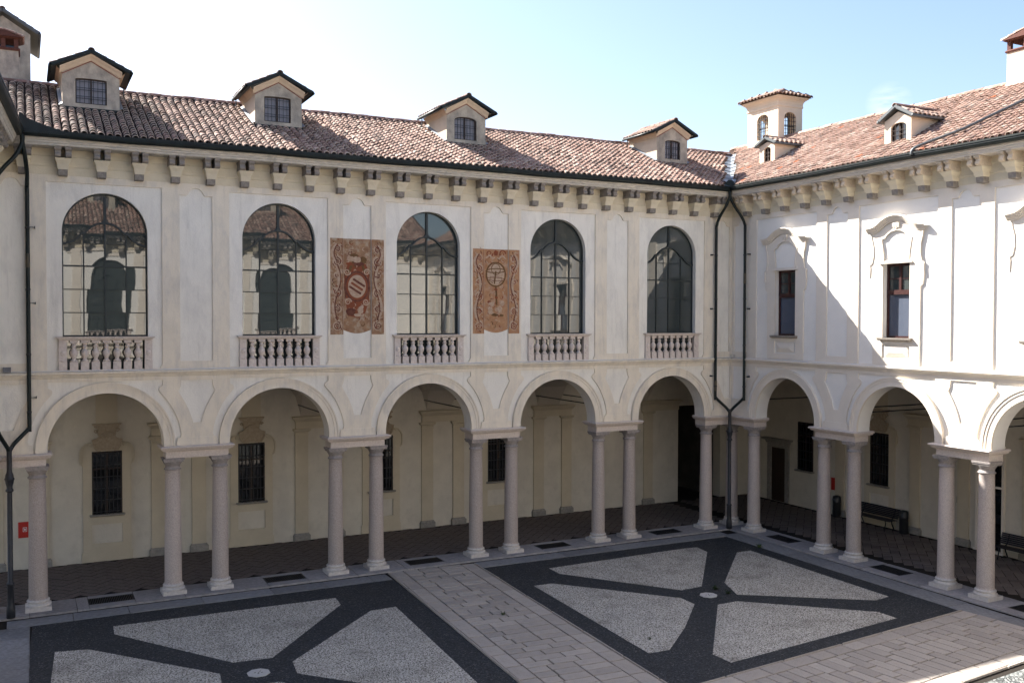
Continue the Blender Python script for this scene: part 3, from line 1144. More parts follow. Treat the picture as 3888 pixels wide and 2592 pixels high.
def roof(W, ridge_v, ridge_z, ulo, uhi, matn, near=None, dark=None, skip=(), lipf=.6, single=300, pitch=.221, expo=.238):
    """tiled slope; ulo/uhi are functions of v; near: local (u, v) of the camera side, tiles nearest to it are single objects"""
    v0, z0 = -.78, 13.28
    sl_ = (ridge_z-z0)/(ridge_v-v0)
    ang = math.atan(sl_)
    Ls = math.hypot(ridge_v-v0, ridge_z-z0)
    dk = MB()
    a0, a1, b0, b1 = ulo(v0), uhi(v0), ulo(ridge_v), uhi(ridge_v)
    zz = lambda v: z0+(v-v0)*sl_-.035
    dk.add([(a0, v0+.06, zz(v0+.06)), (a1, v0+.06, zz(v0+.06)), (b1, ridge_v, zz(ridge_v)), (b0, ridge_v, zz(ridge_v)),
            (a0, v0+.06, zz(v0)-.1), (a1, v0+.06, zz(v0)-.1), (b1, ridge_v, 13.0), (b0, ridge_v, 13.0), (b1, ridge_v*2+.84, 13.2), (b0, ridge_v*2+.84, 13.2)],
           [(0, 1, 2, 3), (0, 4, 5, 1), (4, 7, 6, 5), (3, 2, 8, 9), (0, 3, 7, 4), (1, 5, 6, 2)])
    rf = dk.build('roof', 'deck', W)
    covers = []; pans = []
    umin, umax = min(a0, b0), max(a1, b1)
    n = int((umax-umin)/pitch)
    nr = int(Ls/expo)+1
    for i in range(n):
        ub = umin+(i+.5)*pitch
        drift = R.uniform(-.012, .012)
        for j in range(nr):
            s_ = j*expo+R.uniform(-.012, .012)-.03
            v = v0+s_*math.cos(ang)
            if v > ridge_v-.05: continue
            for kind_, off in (('c', 0), ('p', .5)):
                u = ub+off*pitch+R.uniform(-.010, .010)+drift
                if u < ulo(v)+.25 or u > uhi(v)-.25: continue
                if any(x0 < u < x1 and v > y0 and v < y1 for x0, x1, y0, y1 in skip): continue
                wz = .018*patchy(u, v, .5, 3)
                z = z0+(v-v0)*sl_+wz+(.012 if kind_ == 'c' else -.012)
                rx = ang-.075+R.gauss(0, .03)
                rz = R.gauss(0, .03)
                m = Matrix.Translation((u, v, z+(.018))) @ Matrix.Rotation(rz, 4, 'Z') @ Matrix.Rotation(rx, 4, 'X') @ Matrix.Rotation(R.gauss(0, .03), 4, 'Y')
                sx = R.uniform(.95, 1.06)
                m = m @ Matrix.Diagonal((sx, 1, sx, 1))
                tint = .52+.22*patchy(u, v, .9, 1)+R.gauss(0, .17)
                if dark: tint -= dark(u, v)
                tint = min(.97, max(.0, tint))
                if matn == 'tileB' and R.random() < .012 + (.10 if patchy(u, v, .6, 9) > .55 else 0): tint = 1.0
                (covers if kind_ == 'c' else pans).append((np.array(m), tint if kind_ == 'c' else tint*.2, R.uniform(.2, 1)*lipf, u, v, z))
    if single:
        covers.sort(key=lambda c: (c[3]-near[0])**2+(c[4]-near[1])**2)
        one, rest = covers[:single], covers[single:]
    else:
        one, rest = [], covers
    protos = []
    if one:
        for q in range(12):
            protos.append(tiles_mesh('roof_tile', [(np.eye(4), max(0, q/11*.85), R.uniform(.3, 1)*lipf)], TC, matn))
    for m, t, lp, u, v, z in one:
        k = min(11, max(0, int(round(t/.85*11))))
        link(protos[k], 'roof_tile', rf, Matrix(m.tolist()))
    o = link(tiles_mesh('tile_covering', [(m, t, lp) for m, t, lp, *_ in rest], TC, matn), 'tile_covering', rf)
    tag(o, kind='stuff')
    o = link(tiles_mesh('tile_channels', [(m, t, lp) for m, t, lp, *_ in pans], TP, matn), 'channel_tile_covering', rf)
    tag(o, kind='stuff')
    bdg = MB()
    bdg.sweep([(ridge_v-.15, ridge_z-.12), (ridge_v+.15, ridge_z-.12), (ridge_v+.09, ridge_z+.06), (ridge_v-.09, ridge_z+.06)], ulo(ridge_v), uhi(ridge_v))
    bdg.build('ridge_bedding', 'deck', rf)
    # ridge tiles
    L = .36
    u = ulo(ridge_v)+.1
    V, F, lip = tile_template(True, .125, .105, .42, 7)
    pr = [tiles_mesh('ridge_tile', [(np.eye(4), .25+.1*q, lipf*.6)], (V, F, lip), matn) for q in range(5)]
    while u < uhi(ridge_v)-.2:
        m = Matrix.Translation((u, ridge_v+R.uniform(-.012, .012), ridge_z+.035+.02*patchy(u, 0, .4, 5)+R.uniform(-.006, .006))) @ Matrix.Rotation(-PI/2+R.gauss(0, .03), 4, 'Z') @ Matrix.Rotation(.05+R.gauss(0, .01), 4, 'X')
        link(pr[R.randrange(5)], 'ridge_tile', rf, m)
        u += L
    return rf, lambda v: z0+(v-v0)*sl_


val = lambda v: .845*(v+.85)-.85          # valley line between north and east roofs, plan x against y
ival = lambda v: (v+.85)/.845-.85
DORM = [(-23.93, -22.35), (-18.27, -16.74), (-11.52, -9.99), (-2.40, -.90)]
skipN = [(a+.06, b-.06, 1.80, 3.7) for a, b in DORM]
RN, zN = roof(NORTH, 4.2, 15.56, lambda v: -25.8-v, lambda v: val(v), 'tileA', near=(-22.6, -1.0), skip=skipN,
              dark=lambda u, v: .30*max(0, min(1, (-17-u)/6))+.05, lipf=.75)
RE, zE = roof(EAST, 4.2, 15.97, lambda v: -ival(v), lambda v: 31.2-.8*v, 'tileB', near=(11.0, 1.5), lipf=.25, dark=lambda u, v: .08,
              skip=[(7.15, 8.15, .5, 2.3), (.35, 1.1, 1.2, 2.6)])
roof(WEST, 4.2, 15.56, lambda v: -31.4, lambda v: v, 'tileA', single=0, expo=.30)
roof(SOUTH, 6.4, 16.9, lambda v: 0, lambda v: 28.0, 'tileA', single=0, expo=.30)

# metal valley between the two roofs, in overlapping sheets
vl = MB()
nseg = 9
for i in range(nseg):
    t0, t1 = i/nseg, (i+1)/nseg+.02
    ya, yb = -.84+5.02*t0, -.84+5.02*t1
    def q(y, s, dz):
        x = val(y)
        z = zN(y)+.012+dz
        if s < 0: return (x-.26, y+.20, z+.09)
        if s > 0: return (x+.26, y-.20, z+.10)
        return (x, y, z)
    d = .012*(1-0)
    vl.add([q(ya, -1, .03), q(ya, 0, .03), q(ya, 1, .03), q(yb, -1, .0), q(yb, 0, .0), q(yb, 1, .0)], [(0, 1, 4, 3), (1, 2, 5, 4)])
vo = vl.build('valley_flashing', 'zinc', NORTH)

# dark upstand plates at the foot of the valleys
g = MB()
g.plate([[(-25.1, 13.2), (-25.08, 13.72), (-24.98, 13.68), (-24.93, 13.60), (-24.6, 13.47), (-24.2, 13.35), (-23.95, 13.27), (-23.95, 13.2)]], -.90, -.875, back=True)
g.build('splash_plate', 'copper', NORTH)
g = MB()
g.plate([[(-.24, 0), (.24, 0), (.22, .12), (.15, .26), (.06, .34), (-.06, .34), (-.15, .26), (-.22, .12)]], -.01, .01, back=True)
g.build('splash_plate', 'copper', NORTH, loc=(-.80, -.80, 13.22), rot=(0, 0, -PI/4))


# ------------------------------------------------------------------ dormers
def small_tiles(W_parent, quads, matn, pitch=.21, expo=.26):
    """tile a list of slopes given by (origin, along, up-slope dir, width, length)"""
    lst = []
    for o, ax, ay, wd, ln in quads:
        o = Vector(o); ax = Vector(ax).normalized(); ay = Vector(ay).normalized()
        az = ax.cross(ay)
        n = max(1, int(wd/pitch))
        pt = wd/n
        for i in range(n):
            k = 0
            while k*expo < ln-.27:
                p = o+ax*((i+.5)*pt+R.uniform(-.01, .01))+ay*(k*expo+R.uniform(-.01, .01)-.02)+az*(.02)
                m = Matrix((( ax.x, ay.x, az.x, p.x), (ax.y, ay.y, az.y, p.y), (ax.z, ay.z, az.z, p.z), (0, 0, 0, 1)))
                m = m @ Matrix.Rotation(-.04+R.gauss(0, .02), 4, 'X') @ Matrix.Rotation(R.gauss(0, .03), 4, 'Z')
                lst.append((np.array(m), min(.95, max(0, R.gauss(.5, .2))), R.uniform(.2, .6)))
                k += 1
    return lst


def gable_house(W, name, x0, x1, y0, y1, zb, ze, zr, ov=.30, fo=.16, wallm='dormer', sidem='dormside', tiles='tileA', win=None, cove=True, edge='leadgrey', bars='double', trim='oxide'):
    """little gabled roof house: front wall at y0, ridge runs back"""
    xc = (x0+x1)/2
    mb = MB()
    hwid = (x1-x0)/2
    slope = (zr-ze)/(hwid+ov)
    zw = ze+slope*ov*.5
    zpk = zr-.10
    # wall mesh with the window opening
    front = [(x0, zb), (x1, zb), (x1, ze-.02), (xc, zpk-.05), (x0, ze-.02)]
    wx0, wx1, wz0, wz1, seg_ = win
    rise = seg_
    hole = [(wx0, wz0), (wx1, wz0), (wx1, wz1-rise)]+[(xc_+(wx1-wx0)/2*math.cos(a), wz1-rise+rise*math.sin(a)) for xc_, a in [((wx0+wx1)/2, PI*i/8) for i in range(1, 8)]]+[(wx0, wz1-rise)]
    mb.plate([front, hole], y0, y0+.16)
    d = mb.build('dormer', wallm, W)
    d.name = 'dormer'
    sd = MB()
    sd.add([(x0, y0, zb-.3), (x0, y1, zb-.1), (x0, y1, ze), (x0, y0, ze)], [(3, 2, 1, 0)][::-1])
    sd.add([(x0-.0, y0+.16, zb-.3), (x0, y0+.16, ze), (x0, y1, ze), (x0, y1, zb-.3)], [(0, 1, 2, 3)])
    sd.box(x0+.001, x0+.12, y0+.161, y1, zb-.3, ze)
    sd.box(x1-.12, x1-.001, y0+.161, y1, zb-.3, ze)
    sd.box(x0+.12, x1-.12, y1-.1, y1-.001, zb-.3, ze)
    # side strips flush with the front block
    sd.add([(x0-.002, y0+.003, zb-.02), (x0-.002, y1, zb-.02), (x0-.002, y1, ze), (x0-.002, y0+.003, ze)], [(0, 3, 2, 1)])
    sd.add([(x1+.002, y0+.003, zb-.02), (x1+.002, y1, zb-.02), (x1+.002, y1, ze), (x1+.002, y0+.003, ze)], [(0, 1, 2, 3)])
    sd.build('side_wall', sidem, d)
    # moulded gable band with its red line
    if cove:
        cv = MB()
        for s in (-1, 1):
            a = (xc+s*(hwid+.07), ze-.015); b = (xc, zr-.075)
            def off(p, dz): return (p[0], p[1]+dz)
            prof = [(0, -.16), (-.03, -.15), (-.05, -.10), (-.09, -.05), (-.15, -.02), (-.16, .02)]
            vs = []; fs = []
            for (dv, dz) in prof:
                vs += [(a[0], y0+dv, a[1]+dz), (b[0], y0+dv, b[1]+dz)]
            for i in range(len(prof)-1):
                q = (2*i, 2*i+1, 2*i+3, 2*i+2)
                fs.append(q if s < 0 else q[::-1])
            cv.add(vs, fs, True)
            # return on the flank
            vs = []; fs = []
            for (dv, dz) in prof:
                vs += [(xc+s*(hwid+.0-dv), y0+dv, a[1]+dz), (xc+s*(hwid-dv), y1, a[1]+dz)]
            for i in range(len(prof)-1):
                q = (2*i, 2*i+2, 2*i+3, 2*i+1)
                fs.append(q if s < 0 else q[::-1])
            cv.add(vs, fs, True)
        cv.build('gable_moulding', sidem, d)
        rd = MB()
        for s in (-1, 1):
            ribbon_strip(rd, [(xc+s*(hwid+.01), ze-.185), (xc, zr-.245)][::s], .022, y0-.014, y0)
        rd.build('painted_line', trim, d)
    # roof deck, eaves board
    rf = MB()
    ya, yb = y0-fo-.06, y1+.08
    for s in (-1, 1):
        e = (xc+s*(hwid+ov), ze); t = (xc, zr)
        th = .05
        vs = [(e[0], ya, e[1]), (t[0], ya, t[1]), (t[0], yb, t[1]), (e[0], yb, e[1]), (e[0], ya, e[1]-th), (t[0], ya, t[1]-th), (t[0], yb, t[1]-th), (e[0], yb, e[1]-th)]
        fs = [(0, 3, 2, 1), (4, 5, 6, 7), (0, 1, 5, 4), (2, 3, 7, 6), (0, 4, 7, 3)]
        if s < 0: fs = [q[::-1] for q in fs]
        rf.add(vs, fs)
    ro = rf.build('dormer_roof', edge, d)
    # bargeboard and eave gutters
    bb = MB()
    for s in (-1, 1):
        e = (xc+s*(hwid+ov+.03), ze+.005); t = (xc, zr+.03)
        ribbon_strip(bb, [e, t][::s] if s > 0 else [e, t], .085, ya-.02, ya+.03)
        bb.tube([(e[0], ya-.02, e[1]-.02), (e[0], yb, e[1]-.02)], .05, 8)
    bb.build('bargeboard', edge, d)
    ln = math.hypot(hwid+ov, zr-ze)
    q = []
    q.append(((xc-hwid-ov, yb, ze+.01), (0, -1, 0), (hwid+ov, 0, zr-ze), yb-ya, ln))
    q.append(((xc+hwid+ov, ya, ze+.01), (0, 1, 0), (-hwid-ov, 0, zr-ze), yb-ya, ln))
    me = tiles_mesh('dormer_tile_covering', small_tiles(None, q, tiles), TC, tiles)
    o = link(me, 'dormer_tile_covering', d)
    tag(o, kind='stuff')
    V, F, lip = tile_template(True, .10, .085, .40, 7)
    y = ya-.04
    pr = []
    while y < yb-.1:
        pr.append((np.array(Matrix.Translation((xc, y, zr+.03)) @ Matrix.Rotation(.03, 4, 'X')), R.uniform(.1, .5), .3))
        y += .34
    link(tiles_mesh('ridge_capping', pr, (V, F, lip), tiles), 'ridge_capping', d)
    # glazing with glazing bars
    g = MB()
    g.plate([hole], y0+.13, y0+.135)
    return d, hole


def dormer_window(d, hole, y0, glassm, framem, barm, grid=(7, 6)):
    xs = [p[0] for p in hole]; zs = [p[1] for p in hole]
    a, b, lo, hi = min(xs), max(xs), min(zs), max(zs)
    g = MB()
    g.plate([hole], y0+.12, y0+.13)
    g.build('pane', glassm, d)
    fr = MB()
    fr.box(a, a+.035, y0+.07, y0+.115, lo, hi-.05)
    fr.box(b-.035, b, y0+.07, y0+.115, lo, hi-.05)
    fr.box((a+b)/2-.022, (a+b)/2+.022, y0+.06, y0+.115, lo, hi-.01)
    fr.box(a, b, y0+.07, y0+.117, lo, lo+.035)
    top = [p for p in hole[2:]]
    ribbon_strip(fr, top[::-1], .05, y0+.068, y0+.116)
    fr.build('window_frame', framem, d)
    br = MB()
    nx, nz_ = grid
    for i in range(1, nx):
        x = a+(b-a)*i/nx
        br.box(x-.007, x+.007, y0+.02, y0+.035, lo, hi-.03)
    for j in range(1, nz_):
        z = lo+(hi-lo)*j/nz_+(.03 if j % 2 else -.03)
        br.box(a, b, y0+.02, y0+.036, z-.007, z+.007)
    br.build('window_grille', barm, d)


for c_ in (20.6, 10.6):
    d, hole = gable_house(SOUTH, 'dormer', c_-.8, c_+.8, 2.4, 4.6, 14.6, 15.95, 16.5, win=(c_-.43, c_+.43, 14.95, 15.75, .05), edge='copper')
    dormer_window(d, hole, 2.4, 'dglass', 'brownwood', 'iron')
for i, (a, b) in enumerate(DORM):
    xc = (a+b)/2
    hw_ = .435 if i < 3 else .38
    win = (xc-hw_-(.03 if i else 0), xc+hw_-(.03 if i else 0), 14.64, 15.40 if i < 1 else 15.46, .03 if i < 2 else .13)
    if i == 3: win = (xc-.36, xc+.40, 14.66, 15.42, .10)
    d, hole = gable_house(NORTH, 'dormer', a, b, 1.75, 3.62, 14.42, 15.66, 16.17, win=win, edge='copper')
    dormer_window(d, hole, 1.75, 'dglass', 'brownwood', 'iron')
    # thin stay pipe from the eave to the roof
    st = MB()
    x = b+.27 if i == 0 else a-.27
    st.tube([(x, 3.45, 15.62), (x, 3.45, zN(3.45)+.05)], .02, 6)
    st.build('stay_pipe', 'leadgrey', d)
    for x0, x1 in ((a-.10, a-.004), (b+.004, b+.10)):
        fl = MB()
        fl.add([(x0, 1.70, zN(1.70)+.12), (x1, 1.70, zN(1.7)+.17), (x1, 3.6, zN(3.6)+.17), (x0, 3.6, zN(3.6)+.12)], [(0, 1, 2, 3)])
        fl.build('flashing', 'zinc', d)
    fl = MB()
    fl.box(a-.04, b+.04, 1.69, 1.745, zN(1.66)+.03, zN(1.66)+.115)
    fl.build('front_flashing', 'copper', d)

# east roof dormers (local u = distance from the corner, v = into the building)
d, hole = gable_house(EAST, 'dormer', .30, 1.15, 1.10, 2.55, 14.30, 15.08, 15.33, ov=.12, fo=.05, wallm='tower', sidem='tower', tiles='tileB', win=(.55, .93, 14.38, 14.98, .10), cove=False)
dormer_window(d, hole, 1.10, 'glass', 'brownwood', 'brownwood', (2, 3))
d, hole = gable_house(EAST, 'dormer', 7.10, 8.17, .42, 2.15, 13.92, 14.75, 15.13, ov=.13, fo=.07, wallm='tower', sidem='tower', tiles='tileB', win=(7.36, 7.98, 14.0, 14.62, .14), cove=False)
dormer_window(d, hole, .42, 'glass', 'brownwood', 'brownwood', (4, 3))

# roof lookout (belvedere) above the corner
TW = empty('belvedere', (0, 0, 0), 0, EAST)
# local coords of EAST: u = -y, v = x
u0, u1, v0, v1 = -3.42, -1.50, 3.70, 5.06
tb, tt = 14.6, 17.72


def arched_box_walls(mb, u0, u1, v0, v1, z0, z1, ow, oz0, oz1, rise, th=.22):
    uc, vc = (u0+u1)/2, (v0+v1)/2
    def hole_(c, w_):
        return [(c-w_, oz0), (c+w_, oz0), (c+w_, oz1-rise)]+[(c+w_*math.cos(PI*i/10), oz1-rise+rise*math.sin(PI*i/10)) for i in range(1, 10)]+[(c-w_, oz1-rise)]
    tmp = MB()
    tmp.plate([[(u0, z0), (u1, z0), (u1, z1), (u0, z1)], hole_(uc, ow[0])], v0, v0+th, back=True)
    mb.add(tmp.v, tmp.f)
    tmp = MB()
    tmp.plate([[(u0, z0), (u1, z0), (u1, z1), (u0, z1)], hole_(uc, ow[0])], v1-th, v1, back=True)
    mb.add(tmp.v, tmp.f)
    for uu_, s in ((u1, -1), (u0, 1)):
        tmp = MB()
        tmp.plate([[(v0+th, z0), (v1-th, z0), (v1-th, z1), (v0+th, z1)], hole_(vc, ow[1])], 0, th, back=True)
        vs = [(uu_+s*(y if True else 0), x, z) for x, y, z in tmp.v]
        mb.add(vs, tmp.f)
    return hole_(uc, ow[0]), hole_(vc, ow[1])


mb = MB()
hA, hB = arched_box_walls(mb, u0, u1, v0, v1, tb, tt, (.36, .33), 16.02, 17.10, .25)
mb.build('belvedere_wall', 'tower', TW)
mb = MB()
mb.loft([(17.30, u0-.01, u1+.01, v0-.01, v1+.01), (17.33, u0-.03, u1+.03, v0-.03, v1+.03), (17.38, u0-.03, u1+.03, v0-.03, v1+.03), (17.40, u0-.015, u1+.015, v0-.015, v1+.015), (17.52, u0-.03, u1+.03, v0-.03, v1+.03), (17.60, u0-.08, u1+.08, v0-.08, v1+.08), (17.68, u0-.19, u1+.19, v0-.19, v1+.19), (17.73, u0-.21, u1+.21, v0-.21, v1+.21)])
mb.build('belvedere_cornice', 'tower', TW)
mb = MB()
uc, vc = (u0+u1)/2, (v0+v1)/2
e = .30
zr_ = 18.12
ri = (u1-u0-(v1-v0))/2
mb.add([(u0-e, v0-e, 17.74), (u1+e, v0-e, 17.74), (u1+e, v1+e, 17.74), (u0-e, v1+e, 17.74), (uc-ri, vc, zr_-.05), (uc+ri, vc, zr_-.05)],
       [(0, 1, 5, 4), (1, 2, 5), (2, 3, 4, 5), (3, 0, 4), (0, 3, 2, 1)])
br_ = mb.build('belvedere_roof', 'deck', TW)
lst = []
for (o_, ax, up_, wd, ln) in (((u0-e, v0-e, 17.75), (1, 0, 0), (0, 1, .4), u1-u0+2*e, 1.1), ((u1+e, v0-e, 17.75), (0, 1, 0), (-1, 0, .4), v1-v0+2*e, 1.1), ((u1+e, v1+e, 17.75), (-1, 0, 0), (0, -1, .4), u1-u0+2*e, 1.1), ((u0-e, v1+e, 17.75), (0, -1, 0), (1, 0, .4), v1-v0+2*e, 1.1)):
    axv = Vector(ax); upv = Vector(up_).normalized()
    nn = int(wd/.2)
    for i in range(nn):
        for k in range(4):
            s_ = (i+.5)*wd/nn
            if min(s_, wd-s_) < k*.25*.93-.02: continue
            az = axv.cross(upv)
            p = Vector(o_)+axv*s_+upv*(k*.25-.03)+az*.015
            m = Matrix(((axv.x, upv.x, az.x, p.x), (axv.y, upv.y, az.y, p.y), (axv.z, upv.z, az.z, p.z), (0, 0, 0, 1))) @ Matrix.Rotation(-.05, 4, 'X')
            lst.append((np.array(m), min(.9, max(0, R.gauss(.45, .2))), .3))
tag(link(tiles_mesh('belvedere_tile_covering', lst, TC, 'tileB'), 'belvedere_tile_covering', TW), kind='stuff')
gr = MB()
for i in range(1, 6):
    x = uc-.36+.72*i/6
    gr.box(x-.009, x+.009, v0+.03, v0+.048, 16.02, 17.08)
    x = uc-.36+.72*i/6
    gr.box(x-.009, x+.009, v1-.05, v1-.03, 16.02, 17.05)
for j in range(1, 6):
    z = 16.02+1.05*j/6
    gr.box(uc-.36, uc+.36, v0+.026, v0+.044, z-.009, z+.009)
    gr.box(u1-.046, u1-.028, vc-.33, vc+.33, z-.009, z+.009)
for i in range(1, 6):
    x = vc-.33+.66*i/6
    gr.box(u1-.05, u1-.032, x-.009, x+.009, 16.02, 17.05)
gr.build('belvedere_grille', 'iron', TW)
gr = MB()
gr.box(uc-.02, uc+.02, v0+.12, v0+.16, 16.02, 17.1)
gr.box(uc-.36, uc+.36, v0+.12, v0+.16, 16.5, 16.54)
gr.box(u1-.16, u1-.12, vc-.02, vc+.02, 16.02, 17.1)
gr.box(u1-.16, u1-.12, vc-.33, vc+.33, 16.5, 16.54)
gr.build('belvedere_casement', 'brownwood', TW)
TW['label'] = 'square peach tower with a grilled arched window on each side, above the roof corner'


def chimney(W, x0, x1, y0, y1, zb, zt, kind_):
    mb = MB()
    mb.box(x0, x1, y0, y1, zb, zt)
    c = mb.build('chimney', 'tower' if kind_ == 'pale' else 'dormer', W)
    br = MB()
    br.loft([(zt, x0-.03, x1+.03, y0-.03, y1+.03), (zt+.05, x0-.05, x1+.05, y0-.05, y1+.05), (zt+.09, x0-.02, x1+.02, y0-.02, y1+.02)])
    h = .28
    nx = 3
    for yy in (y0, y1-.12):
        for i in range(nx):
            x = x0+(x1-x0-.13)*i/(nx-1)
            br.box(x, x+.13, yy, yy+.12, zt+.09, zt+.09+h)
    br.build('brick_vent', 'brick', c)
    rf = MB()
    z = zt+.09+h
    xm = (x0+x1)/2
    rf.loft([(z, x0-.04, x1+.04, y0-.04, y1+.04), (z+.04, x0-.10, x1+.10, y0-.10, y1+.10)])
    rf.add([(x0-.12, y0-.12, z+.045), (x1+.12, y0-.12, z+.045), (x1+.12, y1+.12, z+.045), (x0-.12, y1+.12, z+.045), (xm, y0-.1, z+.24), (xm, y1+.1, z+.24)],
           [(0, 1, 4), (1, 2, 5, 4), (2, 3, 5), (3, 0, 4, 5), (0, 3, 2, 1)])
    rf.build('chimney_cap', 'brick', c)
    ln = math.hypot((x1-x0)/2+.12, .2)
    q = [((x0-.13, y1+.13, z+.05), (0, -1, 0), ((x1-x0)/2+.12, 0, .2), y1-y0+.26, ln), ((x1+.13, y0-.13, z+.05), (0, 1, 0), (-(x1-x0)/2-.12, 0, .2), y1-y0+.26, ln)]
    o = link(tiles_mesh('cap_tile_covering', small_tiles(None, q, 'tileA', .19, .24), TC, 'tileA'), 'cap_tile_covering', c)
    tag(o, kind='stuff')
    return c


c = chimney(EAST, 8.93, 10.2, 4.0, 4.9, 15.3, 17.0, 'pale')
c['label'] = 'pale plastered chimney with open brick vents at the right edge of the picture'
fl = MB()
fl.loft([(15.75, 8.86, 10.27, 3.93, 4.97), (15.98, 8.90, 10.23, 3.97, 4.93)])
fl.build('chimney_collar', 'cornice', c)
c = chimney(NORTH, -25.95, -25.08, 4.75, 5.5, 15.2, 16.72, 'grey')
c['label'] = 'squat grey chimney with red brick vents and tiled cap, in front of the roof house at upper left'

# metal pipe lying across the east roof
pp = MB()
pp.tube(tube_path_smooth([(9.30, -.90, 13.22), (9.35, -.86, 13.40), (9.63, -.60, 13.57), (10.38, -.04, 13.88), (10.81, .78, 14.32), (11.22, 1.61, 14.76), (12.3, 3.8, 15.95)], 5), .045, 8)
pp.build('roof_pipe', 'leadgrey', EAST)

# ------------------------------------------------------------------ roof house behind, upper left
RH = empty('roof_house', (-25.52, 7.2, 13))
tag(RH, 'grey gabled roof house with a dark window rising behind the tiled roof, top left corner', 'building')
d, hole = gable_house(RH, 'body', -.88, .80, 0, 3.0, .3, 4.95, 5.62, ov=.26, fo=.12, wallm='housegrey' if 'housegrey' in M else 'dormer', sidem='dormer', tiles='tileA', win=(-.75, .38, 3.55, 4.55, .02), cove=False)
dormer_window(d, hole, 0, 'glassd', 'brownwood', 'iron', (3, 3))
RH.children[0].name = 'house_body'

# ------------------------------------------------------------------ painted panels
M['fresco1'] = mat('faded_terracotta_fresco', (.355, .215, .125), .92, .1, c2=(.24, .13, .075), vscale=6, stain=[((.46, .38, .28), 5, .48, .66, 1, .85), ((.20, .07, .06), 9, .55, .75, 1, .6)])
M['fresco2'] = mat('orange_terracotta_fresco', (.45, .255, .14), .92, .1, c2=(.33, .165, .085), vscale=6, stain=[((.42, .31, .24), 5, .5, .68, 1, .7), ((.42, .38, .16), 8, .6, .75, 1, .4)])
M['frescopale'] = mat('fresco_pale_paint', (.50, .385, .28), .92, .1, c2=(.37, .24, .165), vscale=12)
M['frescodark'] = mat('fresco_dark_paint', (.105, .04, .03), .92, .1, c2=(.18, .075, .05), vscale=9)
M['frescogold'] = mat('fresco_ochre_paint', (.17, .10, .045), .92, .1, c2=(.12, .06, .03), vscale=12)
M['frescorust'] = mat('fresco_rust_paint', (.26, .075, .035), .92, .1, c2=(.20, .07, .04), vscale=12)


def spiral(cx, cz, r0, turns, s=1, a0=0, n=40):
    out = []
    for i in range(n+1):
        t = i/n
        a = a0+s*2*PI*turns*t
        r = r0*(1-t*.88)
        out.append((cx+r*math.cos(a), cz+r*math.sin(a)))
    return out


